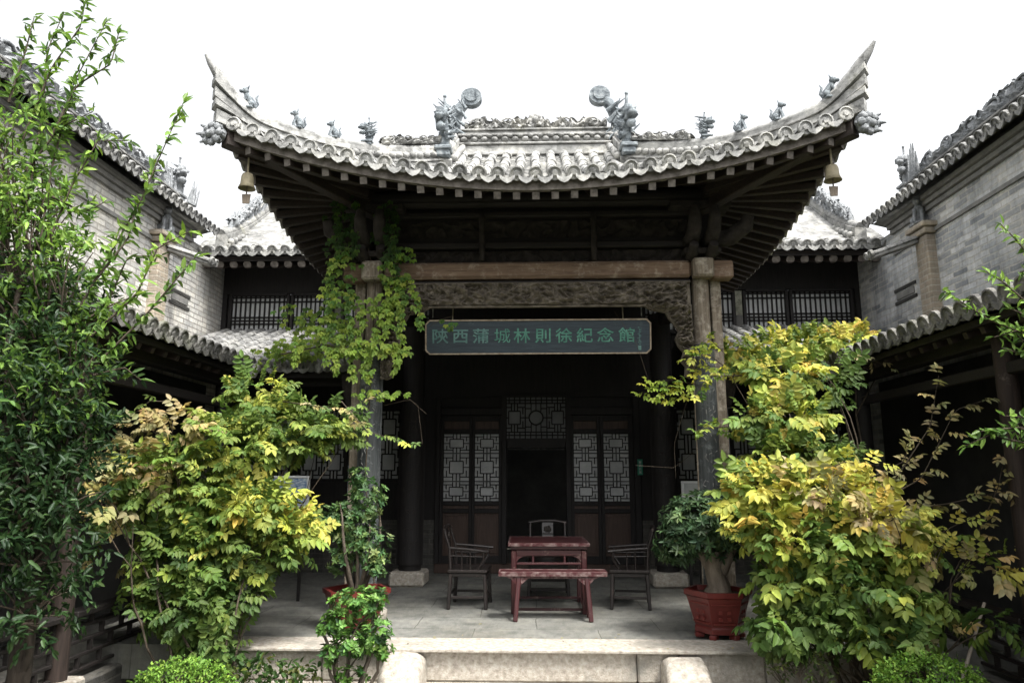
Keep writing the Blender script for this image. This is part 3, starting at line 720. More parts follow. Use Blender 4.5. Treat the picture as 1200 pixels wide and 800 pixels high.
# columns, beams and carving
PX = 1.9
for sg in (-1,1):
    m = MB(); m.tube([(sg*PX,8.25,.16),(sg*PX,8.25,1.5),(sg*PX,8.25,3.78)], [.104,.102,.096], 20); cl = m.build('column', M['old_post'], porch, PO)
    m = MB(); m.lathe([(.24,.0),(.25,.03),(.25,.09),(.2,.12),(.17,.165)], (sg*PX,8.25,0), 24); m.build('column_base', M['stone'], cl, PO)
    m = MB(); m.box((sg*(PX+.185),8.33,1.98), (.12,.1,3.6), .01); m.box((sg*(PX+.18),8.268,3.2), (.11,.03,.5), .008); m.build('side_post', M['old_post'], porch, PO)
    # beam head: the grooved block and the stub that runs past the column
    m = MB(); m.box((sg*PX,8.08,3.86), (.235,.16,.225), .02); m.box((sg*PX,7.998,3.86), (.19,.012,.18), .005); m.build('beam_head', M['old_post'], porch, PO)
    m = MB(); m.box((sg*(PX+.24),8.22,3.865), (.25,.2,.21), .02); m.build('beam_stub', M['old_beam'], porch, PO)
m = MB(); m.box((0,8.2,3.87), (3.56,.2,.2), .03); m.build('beam', M['old_beam'], porch, PO)
m = MB(); m.box((0,8.22,3.74), (3.54,.12,.035), .006); m.build('moulding', M['dark_wood'], porch, PO)
def vine(x, z):
    a = noise.noise(Vector((x*6.5,z*11,1.7))); b = noise.noise(Vector((x*14+4,z*20,7.2)))
    rd = (1-abs(a)*2.6); rd2 = (1-abs(b)*2.2)
    return .075*max(0,rd)**.7+.045*max(0,rd2)
fr = MB()
fr.grid(lambda u,v: (lambda x,z: Vector((x, 8.17-(vine(x,z) if .01<u<.99 and .04<v<.96 else 0), z)))(-1.76+3.52*u, 3.455+.265*v), 420, 46, False)
fr.box((0,8.215,3.588), (3.54,.06,.275)); 
fr.bar((-1.77,8.16,3.722),(1.77,8.16,3.722),.05,.02,.004)
fr.bar((-1.3,8.16,3.446),(1.3,8.16,3.446),.05,.022,.004)
fr.build('carved_frieze', M['carving'], porch, PO)
for sg in (-1,1):
    ol = [(1.77,3.72),(1.77,2.62),(1.72,2.60),(1.66,2.63),(1.67,2.74),(1.62,2.80),(1.655,2.90),(1.60,2.97),(1.57,3.06),(1.61,3.14),(1.565,3.22),(1.50,3.30),(1.47,3.36),(1.30,3.40),(1.22,3.45)]
    cs = MB()
    N_ = len(ol)
    def ctop(u, v):
        # u along the free edge, v across to the column edge
        i = u*(N_-3); k = int(min(N_-4, i)); q = i-k
        x = ol[k+2][0]+(ol[k+3][0]-ol[k+2][0])*q; z = ol[k+2][1]+(ol[k+3][1]-ol[k+2][1])*q
        X = x+(1.77-x)*v; return X, z
    def cfn(u, v):
        X, z = ctop(u,v); e = 0 if v < .05 or v > .95 else 1
        return Vector((sg*X, 8.17-.03-e*vine(X*1.3+sg*9, z*1.3)*1.3, z))
    cs.grid(cfn, 110, 26, False)
    cs.prism([(x,z) for x,z in ol[1:]+[(1.77,3.45)]], 8.15, 8.2, lambda u,v,d: Vector((sg*u,d,v)))
    cs.build('carved_spandrel', M['carving'], porch, PO)
# the dark bracket zone above the beam
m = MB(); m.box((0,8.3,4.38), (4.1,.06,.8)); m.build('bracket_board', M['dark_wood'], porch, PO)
m = MB()
def band_rel(z0, z1, y, amp, sd):
    m.grid(lambda u,v: (lambda x,z: Vector((x, y-amp*max(0, 1-abs(noise.noise(Vector((x*7,z*9,sd))))*3), z)))(-1.85+3.7*u, z0+(z1-z0)*v), 220, 14, False)
band_rel(3.975,4.13,8.24,.05,2.2); band_rel(4.3,4.5,8.255,.04,5.5)
m.build('carved_band', M['dark_carving'], porch, PO)
m = MB()
for z, y, h in ((4.19,8.22,.08),(4.57,8.22,.07)): m.box((0,y,z), (3.75,.13,h), .015)
m.build('tie_beam', M['dark_wood'], porch, PO)
m = MB(); m.tube([(-2.4,8.2,4.76),(2.4,8.2,4.76)], .11, 14); m.build('purlin', M['dark_wood'], porch, PO)
for x in (-.63,.67):
    m = MB(); m.tube([(x,8.1,3.98),(x,8.1,4.1),(x,8.08,4.3),(x,8.07,4.48),(x,8.1,4.56)], [.03,.036,.032,.042,.02], 10); m.build('strut', M['dark_carving'], porch, PO)
for sg in (-1,1):
    m = MB()
    for dx, L in ((-.12,.28),(.1,.33)):
        x = sg*(PX+dx)
        m.tube([(x,8.25,4.22),(x,8.02,4.2),(x,7.86,4.26),(x,7.8,4.4),(x,7.82,4.5)], [.075,.085,.08,.07,.05], 10)
        m.tube([(x,8.2,4.02),(x,8.0,4.03),(x,7.9,4.1)], [.06,.065,.05], 10)
    m.tube([(sg*(PX+.1),8.2,4.2),(sg*(PX+.33),8.05,4.22),(sg*(PX+.48),7.93,4.32),(sg*(PX+.5),7.9,4.42)], [.09,.1,.09,.06], 10)
    m.box((sg*PX,8.15,4.62),(.7,.3,.08),.01); m.box((sg*PX,8.15,4.06),(.42,.26,.07),.01)
    m.build('cloud_bracket', M['dark_carving'], porch, PO)
# side beams back to the hall, and ceiling
for sg in (-1,1):
    m = MB(); m.box((sg*PX,9.6,3.85),(.18,2.5,.24),.02); m.box((sg*PX,9.6,4.5),(.06,2.6,.9)); m.build('side_beam', M['dark_wood'], porch, PO)
    m = MB(); m.tube([(sg*1.84,10.75,.2),(sg*1.84,10.75,3.9)], .16, 18); cl = m.build('inner_column', M['dark_wood_z'], porch, PO)
    m = MB(); m.box((sg*1.84,10.72,.1),(.5,.5,.2),.03); m.build('column_base', M['stone'], cl, PO)
m = MB(); m.box((0,9.9,4.72),(4.3,3.6,.05)); m.build('ceiling', M['dark_wood'], porch, PO)
m = MB(); m.box((0,10.75,3.5),(3.5,.16,.3),.02); m.build('inner_beam', M['dark_wood'], porch, PO)

# bells under the roof corners
for sg, lb in ((-1,'small bronze wind bell hanging under the left roof corner'),(1,'small bronze wind bell hanging under the right roof corner')):
    p = Vector((sg*2.98, 6.98, 4.74)); t = thing('wind_bell', lb, 'bell', p-Vector((0,0,.36)), 0, 'wind bells under the roof corners')
    m = MB(); m.lathe([(.012,-.13),(.05,-.14),(.062,-.17),(.068,-.25),(.09,-.30),(.085,-.30),(.06,-.25)], p, 14); m.build('bell', M['bronze'], t, t.location)
    m = MB(); m.tube([p+Vector((0,0,.05)),p+Vector((0,0,-.13))], .011, 6); m.build('hanger', M['bronze'], t, t.location)
    m = MB(); m.tube([p+Vector((0,0,-.2)),p+Vector((0,0,-.36))], .008, 6); m.prism([(-.045,-.36),(.045,-.36),(.035,-.46),(-.035,-.46)], -.006, .006, lambda u,v,d: p+Vector((u,d,v))); m.build('clapper', M['bark_pale'], t, t.location)

# ------------------------------------------------------------------ the hall behind
HO = Vector((0,12,0)); WY = 11.9
hall = thing('main_hall', 'long dark timber hall behind the porch with lattice doors and papered windows', 'hall', HO)
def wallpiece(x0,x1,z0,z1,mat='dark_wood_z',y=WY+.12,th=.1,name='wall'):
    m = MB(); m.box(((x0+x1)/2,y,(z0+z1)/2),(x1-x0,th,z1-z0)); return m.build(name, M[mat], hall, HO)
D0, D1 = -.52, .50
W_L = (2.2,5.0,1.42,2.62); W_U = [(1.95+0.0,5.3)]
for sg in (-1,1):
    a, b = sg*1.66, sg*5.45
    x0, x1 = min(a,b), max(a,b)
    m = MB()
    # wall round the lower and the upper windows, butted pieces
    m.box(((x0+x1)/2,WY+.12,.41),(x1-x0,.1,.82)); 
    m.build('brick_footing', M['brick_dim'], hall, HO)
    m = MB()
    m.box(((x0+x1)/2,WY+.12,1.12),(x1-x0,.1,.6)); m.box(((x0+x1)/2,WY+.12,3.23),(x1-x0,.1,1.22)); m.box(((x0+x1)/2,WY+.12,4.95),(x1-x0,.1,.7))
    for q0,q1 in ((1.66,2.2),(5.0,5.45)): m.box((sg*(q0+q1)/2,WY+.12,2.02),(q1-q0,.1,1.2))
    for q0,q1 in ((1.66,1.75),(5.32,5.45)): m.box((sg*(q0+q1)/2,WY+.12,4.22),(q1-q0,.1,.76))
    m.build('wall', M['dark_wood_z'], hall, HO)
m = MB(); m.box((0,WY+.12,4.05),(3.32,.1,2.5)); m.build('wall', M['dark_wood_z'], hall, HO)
m = MB(); m.box((0,WY+.12,.075),(3.32,.16,.15),.01); m.build('threshold', M['brown_panel'], hall, HO)
m = MB()
for x0,x1,z0,z1 in ((-1.66,-1.585,.15,2.8),(1.555,1.66,.15,2.8),(-.585,-.5,.15,2.8),(.46,.545,.15,2.8)): m.box(((x0+x1)/2,WY+.08,(z0+z1)/2),(x1-x0,.16,z1-z0),.008)
for x0,x1,z in ((-1.585,-.585,2.56),(.545,1.555,2.56)): m.box(((x0+x1)/2,WY+.08,z),(x1-x0,.14,.12),.008)
for z in (2.03,): m.box((-.02,WY+.08,z),(.96,.15,.13),.008)
for x0,x1 in ((-1.585,-.585),(.545,1.555)): m.box(((x0+x1)/2,WY+.13,2.71),(x1-x0,.06,.18))
m.build('door_frame', M['dark_wood_z'], hall, HO)

def bars(mb, y, th, segs, wd):
    for (x0,z0,x1,z1) in segs:
        if abs(x0-x1) < 1e-6: mb.box((x0,y,(z0+z1)/2),(wd,th,abs(z1-z0)))
        else: mb.box(((x0+x1)/2,y,z0),(abs(x1-x0),th,wd))
def motif(x0,x1,z0,z1):
    """one lantern-frame cell: inner rectangle tied to the frame with short steps"""
    w_, h = x1-x0, z1-z0; ix0, ix1 = x0+w_*.23, x1-w_*.23; iz0, iz1 = z0+h*.27, z1-h*.27; xm, zm = (x0+x1)/2, (z0+z1)/2
    s = [(ix0,iz0,ix1,iz0),(ix0,iz1,ix1,iz1),(ix0,iz0,ix0,iz1),(ix1,iz0,ix1,iz1)]
    s += [(x0,zm,ix0,zm),(ix1,zm,x1,zm),(xm,z0,xm,iz0),(xm,iz1,xm,z1)]
    a, b = x0+w_*.11, x1-w_*.11; c, d = z0+h*.14, z1-h*.14
    s += [(a,c,a,zm-h*.12),(a,zm+h*.12,a,d),(b,c,b,zm-h*.12),(b,zm+h*.12,b,d),(a,c,xm-w_*.14,c),(xm+w_*.14,c,b,c),(a,d,xm-w_*.14,d),(xm+w_*.14,d,b,d)]
    s += [(x0,c,a,c),(b,c,x1,c),(x0,d,a,d),(b,d,x1,d),(xm-w_*.14,z0,xm-w_*.14,iz0),(xm+w_*.14,z0,xm+w_*.14,iz0),(xm-w_*.14,iz1,xm-w_*.14,z1),(xm+w_*.14,iz1,xm+w_*.14,z1)]
    return s
def leaf(x0, x1, lx0, lx1, label=None):
    o = MB(); z0, z1, l0, l1 = .15, 2.49, 1.12, 2.19
    for a,b in ((x0,lx0),(lx1,x1)): o.box(((a+b)/2,WY+.06,(z0+z1)/2),(b-a,.06,z1-z0),.005)
    for a,b in ((z0,.27),(.93,1.0),(1.05,l0),(l1,2.27),(2.40,z1)): o.box(((lx0+lx1)/2,WY+.06,(a+b)/2),(lx1-lx0,.056,b-a),.005)
    d = o.build('door_leaf', M['dark_wood_z'], hall, HO)
    p = MB(); p.box(((lx0+lx1)/2,WY+.075,.60),(lx1-lx0,.02,.66),0); p.box(((lx0+lx1)/2,WY+.058,.60),(lx1-lx0-.07,.02,.58),.008); p.build('panel', M['brown_panel'], d, HO)
    for zc,zh in ((1.025,.05),(2.335,.13)): p = MB(); p.box(((lx0+lx1)/2,WY+.075,zc),(lx1-lx0,.02,zh)); p.build('panel', M['brown_panel'], d, HO)
    p = MB(); p.box(((lx0+lx1)/2,WY+.08,(l0+l1)/2),(lx1-lx0,.01,l1-l0)); p.build('pane', M['paper'], d, HO)
    h = l1-l0; L = MB(); sg_ = []
    sg_ += motif(lx0,lx1,l1-h*.28,l1); sg_ += motif(lx0,lx1,l0+h*.30,l0+h*.70); sg_ += motif(lx0,lx1,l0,l0+h*.28)
    sg_ += [(lx0,z,lx1,z) for z in (l0+h*.29,l0+h*.71)]
    bars(L, WY+.062, .022, sg_, .0145); L.build('lattice', M['dark_wood_z'], d, HO)
leaf(-1.585,-1.068,-1.53,-1.115); leaf(-1.066,-.585,-1.02,-.63); leaf(.545,1.018,.59,.965); leaf(1.02,1.555,1.075,1.475)
# transom
t0,t1,u0,u1 = -.55,.51,2.12,2.79
T = MB()
for a,b in ((t0-.04,t0),(t1,t1+.04)): T.box(((a+b)/2,WY+.03,(u0+u1)/2),(b-a,.06,u1-u0))
for z in (u0-.02,u1+.02): T.box(((t0+t1)/2,WY+.03,z),(t1-t0+.08,.06,.04))
tr = T.build('transom', M['dark_wood_z'], hall, HO)
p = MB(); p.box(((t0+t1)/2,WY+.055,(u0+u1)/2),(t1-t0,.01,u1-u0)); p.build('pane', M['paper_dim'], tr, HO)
L = MB(); w3 = (t1-t0)/3
bars(L, WY+.03, .026, motif(t0,t0+w3,u0+.1,u1-.1)+motif(t1-w3,t1,u0+.1,u1-.1)+[(t0+w3,u0,t0+w3,u1),(t1-w3,u0,t1-w3,u1),(t0,u0+.1,t1,u0+.1),(t0,u1-.1,t1,u1-.1),(t0,u0+.05,t1,u0+.05),(t0,u1-.05,t1,u1-.05)]+[(t0+k*(t1-t0)/12,u0,t0+k*(t1-t0)/12,u0+.1) for k in range(1,12)]+[(t0+k*(t1-t0)/12,u1-.1,t0+k*(t1-t0)/12,u1) for k in range(1,12)], .018)
cx_, cz_ = (t0+t1)/2, (u0+u1)/2
ring = [(cx_+math.cos(t)*.115, WY+.03, cz_+math.sin(t)*.115) for t in np.linspace(0,2*math.pi,25)]; L.tube(ring, .011, 6, False)
bars(L, WY+.03, .024, [(cx_,cz_+.115,cx_,u1-.1),(cx_,u0+.1,cx_,cz_-.115),(t0+w3,cz_,cx_-.115,cz_),(cx_+.115,cz_,t1-w3,cz_),(t0+w3,cz_+.15,cx_-.08,cz_+.15),(cx_+.08,cz_+.15,t1-w3,cz_+.15),(t0+w3,cz_-.15,cx_-.08,cz_-.15),(cx_+.08,cz_-.15,t1-w3,cz_-.15),(cx_-.08,cz_+.1,cx_-.08,u1-.1),(cx_+.08,cz_+.1,cx_+.08,u1-.1),(cx_-.08,u0+.1,cx_-.08,cz_-.1),(cx_+.08,u0+.1,cx_+.08,cz_-.1)], .017)
L.build('lattice', M['dark_wood_z'], tr, HO)
# windows: lower (step lattice) and upper (upright bars)
def window(x0,x1,z0,z1,kind,y=WY+.1):
    f = MB(); fw = .05
    for a in (x0-fw/2+.025,x1+fw/2-.025): f.box((a,y-.02,(z0+z1)/2),(fw,.08,z1-z0+.0),.004)
    for z in (z0,z1): f.box(((x0+x1)/2,y-.02,z),(x1-x0-fw,.075,fw),.004)
    wo_ = f.build('window', M['dark_wood_z'], hall, HO)
    p = MB(); p.box(((x0+x1)/2,y+.02,(z0+z1)/2),(x1-x0,.01,z1-z0)); p.build('pane', M['paper'], wo_, HO)
    L = MB(); s = []
    if kind == 'upright':
        n = max(3, round((x1-x0)/.082))
        s = [(x0+(x1-x0)*k/n,z0,x0+(x1-x0)*k/n,z1) for k in range(1,n)]
        h = z1-z0; s += [(x0,z0+h*q,x1,z0+h*q) for q in (.82,.93,.36,.44,.28,.06)]
    else:
        n = max(1, round((x1-x0)/.4)); m_ = max(1, round((z1-z0)/.55))
        for i in range(n):
            for j in range(m_): s += motif(x0+(x1-x0)*i/n,x0+(x1-x0)*(i+1)/n,z0+(z1-z0)*j/m_,z0+(z1-z0)*(j+1)/m_)
        s += [(x0+(x1-x0)*i/n,z0,x0+(x1-x0)*i/n,z1) for i in range(1,n)]
    bars(L, y-.0, .024, s, .024 if kind == 'upright' else .02); L.build('lattice', M['dark_wood_z'], wo_, HO)
for sg in (-1,1):
    for a,b in ((1.8,2.55),(2.62,3.3),(3.48,4.18),(4.25,5.25)):
        if a == 1.8 or a == 2.62 or True: window(min(sg*a,sg*b),max(sg*a,sg*b),3.87,4.58,'upright')
    for a,b in ((2.25,3.05),(3.15,3.95),(4.05,4.95)): window(min(sg*a,sg*b),max(sg*a,sg*b),1.45,2.6,'step')
# interior shell
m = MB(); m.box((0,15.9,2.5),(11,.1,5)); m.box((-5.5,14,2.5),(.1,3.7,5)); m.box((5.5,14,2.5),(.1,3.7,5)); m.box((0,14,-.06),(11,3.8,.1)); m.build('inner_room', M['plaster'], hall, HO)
m = MB(); m.box((-.02,13.2,2.02),(1.0,.03,.09)); 
for k in range(9): m.ell((-.46+k*.11,13.17,2.01),(.05,.02,.035),.4,8,6,seed=k)
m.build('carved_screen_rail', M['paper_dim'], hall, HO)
# hall roof
hr = MB(); HE, HZ, HRY = 10.98, 5.06, 14.6
HF = lambda v: HZ+.42*v+.085*v*v
def hpath(X): return [Vector((X,HE+v,HF(v))) for v in np.linspace(0,HRY-HE,14)]
hx = np.arange(-26,27)*.21
rows = [hpath(x) for x in hx]
for p in rows: tile_row(hr, p, (1,0,0), .062, na=5)
for a,b in zip(rows[:-1],rows[1:]): pan_row(hr, a, b, (1,0,0), .16)
hr.put([(-5.6,HE,HZ-.06),(5.6,HE,HZ-.06),(5.6,HRY,HF(3.62)-.06),(-5.6,HRY,HF(3.62)-.06),(5.6,18,HZ),(-5.6,18,HZ)], [(0,1,2,3),(3,2,4,5)])
hro = hr.build('roof', M['tile_pale'], hall, HO)
m = MB(); m.bar((-5.5,HRY,HF(3.62)+.15),(5.5,HRY,HF(3.62)+.15),.25,.4,.02); floral(m,(-5.4,HRY,HF(3.62)+.35),(5.4,HRY,HF(3.62)+.35),.25,.1,8,77,Vector((0,1,0))); m.build('ridge', M['tile'], hro, HO)
for sg in (-1,1):
    m = MB(); vp = [Vector((sg*5.12,HE+v,HF(v))) for v in np.linspace(.15,3.6,12)]
    m.sweep(vp, [(-.13,-.05),(.13,-.05),(.13,.09),(-.13,.09)], Vector((1,0,0))); m.sweep([p+Vector((0,0,.12)) for p in vp], [(-.09,-.03),(.09,-.03),(.09,.13),(-.09,.13)], Vector((1,0,0)))
    m.tube([p+Vector((0,0,.27)) for p in vp], .07, 8)
    for k in range(22):
        v = .25+k*.15; p = Vector((sg*5.12-sg*.12,HE+v,HF(v)+.12)); m.ell(p,(.06,.055,.055),.1,8,6)
    m.build('verge_ridge', M['tile_pale'], hro, HO)
    m = MB(); floral(m, vp[1]+Vector((0,0,.3)), vp[-1]+Vector((0,0,.3)), .24, .1, 11, 60+sg, Vector((1,0,0)))
    sr = random.Random(5)
    for k in range(26):
        p = vp[1].lerp(vp[-1], k/25); i_ = min(10,int(k/25*10))+1; p = vp[i_]+(vp[min(11,i_+1)]-vp[i_])*((k/25*10)%1)
        m.tube([p+Vector((0,0,.3)),p+Vector((sr.uniform(-.05,.05),sr.uniform(-.08,.08),.48+sr.uniform(0,.1)))],[.05,.012],5)
    m.build('verge_crest', M['ornament'], hro, HO)
m = MB(); m.box((0,HE+.12,HZ-.10),(10.9,.05,.09)); m.build('eave_board', M['dark_wood'], hall, HO)
for k in range(-24,25):
    x = k*.222
    if abs(x) < 1.9: continue
    m = MB(); m.tube([(x,HE+.16,HZ-.19),(x,HE+1.2,HZ+.2)],.068,10); m.cur=1; m.tube([(x,HE+.156,HZ-.192),(x,HE+.160,HZ-.19)],.066,10); m.build('rafter', [M['rafter'],M['rafter_end']], hall, HO)
m = MB(); m.box((0,11.6,HZ+.14),(10.9,1.2,.03),0,Matrix.Rotation(math.atan(.44),3,'X')); m.build('soffit', M['soffit'], hall, HO)

# ------------------------------------------------------------------ brick side buildings
def side_building(sg, bmat, label):
    WX = 5.4; o = Vector((sg*(WX+1.5),4.5,0)); t = thing('brick_building', label, 'building', o)
    m = MB(); m.box((sg*(WX+1.5),4.75,2.3),(3.0,14.5,5.72)); wl = m.build('wall', bmat, t, o)
    # cornice: three stepped courses under the eave
    m = MB()
    for z, pr, h in ((4.80,.03,.05),(5.13,.05,.06),(5.20,.09,.06),(5.27,.13,.06)): m.box((sg*(WX-pr/2+.05),3.9,z),(pr+.1,13.6,h))
    m.build('cornice', M['cornice'], t, o)
    r = MB(); E0, E1, z0 = WX-.30, WX+.32, 5.36
    ys = np.arange(-2.6,10.95,.155)
    def path(y): return [Vector((sg*(E0+(E1-E0)*q),y,z0+.26*q+.10*q*q)) for q in np.linspace(0,1,5)]
    rows = [path(y) for y in ys]
    for p in rows: tile_row(r, p, (0,1,0), .05, .28, na=5)
    for a,b in zip(rows[:-1],rows[1:]): pan_row(r, a, b, (0,1,0), .16)
    r.put([(sg*E0,-2.7,z0-.05),(sg*E0,11,z0-.05),(sg*E1,11,z0+.3),(sg*E1,-2.7,z0+.3)],[(0,1,2,3)])
    r.put([(sg*E1,-2.7,z0+.36),(sg*E1,12,z0+.36),(sg*(WX+3.2),12,z0-.4),(sg*(WX+3.2),-2.7,z0-.4)],[(0,1,2,3)])
    ro = r.build('roof', M['tile'], t, o)
    m = MB(); m.bar((sg*(E1+.02),-2.7,z0+.42),(sg*(E1+.02),10.7,z0+.42),.2,.16,.01); m.bar((sg*(E1+.02),-2.7,z0+.515),(sg*(E1+.02),10.7,z0+.515),.26,.03,.005); m.build('ridge', M['tile'], ro, o)
    m = MB(); floral(m,(sg*(E1),-2.6,z0+.53),(sg*(E1),10.3,z0+.53),.3,.12,7,31+sg,Vector((1,0,0))); m.build('ridge_crest', M['ornament'], ro, o)
    m = MB(); crest_beast(m,(sg*(E1-.02),10.75,z0+.45),(-sg*.8,-.6,0),.66,50+sg,.8)
    sr = random.Random(9+sg)
    for k in range(26):
        a = sr.uniform(-.55,.4); m.tube([(sg*E1+a*.3,10.7+a,z0+.5),(sg*E1+a*.4,10.7+a*1.2,z0+.75+sr.uniform(0,.3))],[.045,.008],5)
    m.build('ridge_finial', M['ornament'], ro, o)
    # pilaster with a seated lion and the tiled arm of the gable end
    PY = 9.75
    m = MB(); m.box((sg*(WX-.05),PY,3.9),(.14,.30,1.7),.01); m.box((sg*(WX-.06),PY,4.80),(.2,.40,.08),.01); m.box((sg*(WX-.07),PY,4.88),(.26,.48,.07),.01); pi = m.build('pilaster', M['brick_pil'], t, o)
    m = MB(); ridge_beast(m,(sg*(WX-.1),PY,4.92),(-sg*.6,-.8,0),.42,12); m.build('lion_figure', M['ornament'], pi, o)
    m = MB(); a = Vector((sg*(WX-.12),PY+.1,4.72)); b = Vector((sg*(WX-.72),PY+.2,4.52)); m.bar(a,b,.14,.06,.01); tile_row(m,[b+Vector((0,-.05,.04)),a+Vector((0,-.05,.04))],(0,1,0),.045,.2); tile_row(m,[b+Vector((0,.07,.04)),a+Vector((0,.07,.04))],(0,1,0),.045,.2); m.build('coping_arm', M['tile_pale'], pi, o)
    m = MB()
    for z in (4.05,4.24): m.box((sg*(WX-.006),10.5,z),(.02,.62,.045))
    m.build('vent_slot', M['plaster'], t, o)
    m = MB(); m.box((sg*(WX-.008),10.5,4.145),(.02,.5,.1),.004); m.build('relief_panel', M['cornice'], t, o)
side_building(-1, M['brick_l'], 'grey brick side wall with tiled coping on the left, seen behind leafy branches')
side_building(1, M['brick_r'], 'blue grey brick side wall on the right under a crest of carved scrolls')

# ------------------------------------------------------------------ side galleries
def gallery(sg, label, lab2):
    o = Vector((sg*4.5,5,0)); t = thing('covered_gallery', label, 'gallery', o)
    GX, GZ, SL, GY, WX = 3.6, 2.90, .35, 9.0, 5.36
    r = MB(); G = lambda x: GZ+SL*(x-GX)
    ys = np.arange(-1.9,10.7,.2)
    def path(y):
        x0 = GX if y <= GY else GX+(y-GY)
        return [Vector((sg*(x0+(WX-x0)*q),y,G(x0+(WX-x0)*q)-.05*math.sin(math.pi*q))) for q in np.linspace(0,1,7)]
    rows = [path(y) for y in ys]
    for y,p in zip(ys,rows): tile_row(r, p, (0,1,0), .07, .26, cap=(y<=GY))
    for y,a,b in zip(ys,rows[:-1],rows[1:]): pan_row(r, a, b, (0,1,0), .16, .06, drip=(y<GY))
    r.put([(sg*GX,-2,GZ-.05),(sg*GX,GY,GZ-.05),(sg*WX,GY+WX-GX,G(WX)-.05),(sg*WX,-2,G(WX)-.05)],[(0,1,2,3)])
    r.build('roof', M['tile_dark'], t, o)
    r = MB()
    xs = np.arange(2.45,5.3,.2)
    def rpath(x):
        y0 = GY if x <= GX else GY+(x-GX)
        return [Vector((sg*x,y0+(11.92-y0)*q,GZ+SL*(y0+(11.92-y0)*q-GY))) for q in np.linspace(0,1,7)]
    rows = [rpath(x) for x in xs]
    for x,p in zip(xs,rows): tile_row(r, p, (1,0,0), .07, .26, cap=(x<=GX))
    for x,a,b in zip(xs,rows[:-1],rows[1:]): pan_row(r, a, b, (1,0,0), .16, .06, drip=(x<GX-.1))
    r.put([(sg*2.35,GY,GZ-.05),(sg*GX,GY,GZ-.05),(sg*WX,GY+WX-GX,G(WX)-.05),(sg*WX,11.92,GZ+SL*2.92-.05),(sg*2.35,11.92,GZ+SL*2.92-.05)],[(0,1,2,3,4)])
    rr = r.build('return_roof', M['tile'], t, o)
    # drooping carved verge end beside the porch column, with a fringe of tile noses
    m = MB(); c = Vector((sg*2.34,GY+.05,GZ-.03))
    for k in range(9):
        q = k/8; p = c+Vector((sg*(.42-.62*q),-.05-.05*math.sin(q*3),.03+.10*math.sin(q*2.6)))
        m.tube([p+Vector((0,.25,.05)),p+Vector((0,0,0)),p+Vector((-sg*.02,-.06,-.10))],[.06,.058,.02],7)
    m.build('verge_end', M['tile_pale'], rr, o)
    m = MB(); m.tube([c+Vector((sg*.02,.2,-.04)),c+Vector((-sg*.02,.05,-.16)),c+Vector((0,-.02,-.34)),c+Vector((sg*.03,-.03,-.5))],[.17,.17,.11,.02],10); m.build('carved_drop', M['dark_carving'], rr, o)
    m = MB(); m.prism([(-.2,.03),(.2,.03),(.1,-.14),(-.08,-.16)],-.03,.03,lambda u,v,d: Vector((sg*(GX+.02)+u*.8,GY-.06+u*.2*sg+d,GZ-.02+v))); m.build('valley_spout', M['stone_pale'], rr, o)
    # timber under the eaves
    m = MB(); m.box((sg*(GX+.09),3.4,GZ-.115),(.05,11.0,.06)); m.box((sg*3.95,3.5,2.74),(.14,11.2,.2),.01); m.box((sg*3.95,3.5,2.42),(.08,11.2,.1),.01); m.build('eave_beam', M['dark_wood'], t, o)
    m = MB(); m.box((sg*3.15,GY+.09,GZ-.115),(1.5,.05,.06)); m.box((sg*3.1,GY+.35,2.78),(1.6,.14,.2),.01); m.build('return_beam', M['dark_wood'], t, o)
    for k in range(44):
        y = -1.8+k*.245; m = MB(); m.bar((sg*(GX+.1),y,GZ-.18),(sg*(GX+1.75),y,GZ-.18+SL*1.6),.06,.06); m.build('rafter', M['rafter'], t, o)
    m = MB(); m.put([(sg*(GX+.1),-2,GZ-.10),(sg*(GX+.1),GY,GZ-.10),(sg*WX,GY+WX-GX,G(WX)-.1),(sg*WX,-2,G(WX)-.1),(sg*2.4,GY+.1,GZ-.1),(sg*2.4,11.9,GZ+.92),(sg*WX,11.9,GZ+.92)],[(0,1,2,3),(4,5,6,2,1)]); m.build('soffit', M['soffit'], t, o)
    for y in (-.2,2.3,6.2,8.95):
        m = MB(); m.tube([(sg*3.95,y,-.12),(sg*3.95,y,2.7)],.085,12); po = m.build('post', M['dark_wood_z'] if y != 6.2 else M['post_wood'], t, o)
        m = MB(); m.box((sg*3.95,y,-.19),(.32,.32,.16),.02); m.build('post_base', M['stone'], po, o)
    # railings between the posts: seat rail, rails and short uprights in brick-bond
    for y0,y1 in ((-.2,2.3),(2.3,6.2),(6.2,8.95)):
        a, b = y0+.09, y1-.09; m = MB(); m.box((sg*3.95,(a+b)/2,.38),(.16,b-a,.05),.008)
        zz = [.26,.14,.02,-.10]
        for z in zz: m.box((sg*3.95,(a+b)/2,z),(.04,b-a,.028),.004)
        n = int((b-a)/.32)
        for j in range(4):
            for i in range(n+1):
                y = a+.02+(b-a-.04)*(i+(.5 if j%2 else 0))/max(1,n)
                if y < b: m.box((sg*3.95,y,[.31,.20,.08,-.04][j]),(.036,.03,.088))
        m.build('railing', M['dark_wood'] if sg < 0 else M['chair_wood'], t, o)
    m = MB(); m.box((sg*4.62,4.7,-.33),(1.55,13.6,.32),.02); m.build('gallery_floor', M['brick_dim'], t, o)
    m = MB(); m.box((sg*5.37,4.7,1.4),(.04,13.6,3.1)); m.build('back_wall', M['plaster'], t, o)
    return t
gallery(-1,'dark covered gallery with tiled eaves along the left wall','')
gallery(1,'dark covered gallery with tiled eaves along the right wall','')

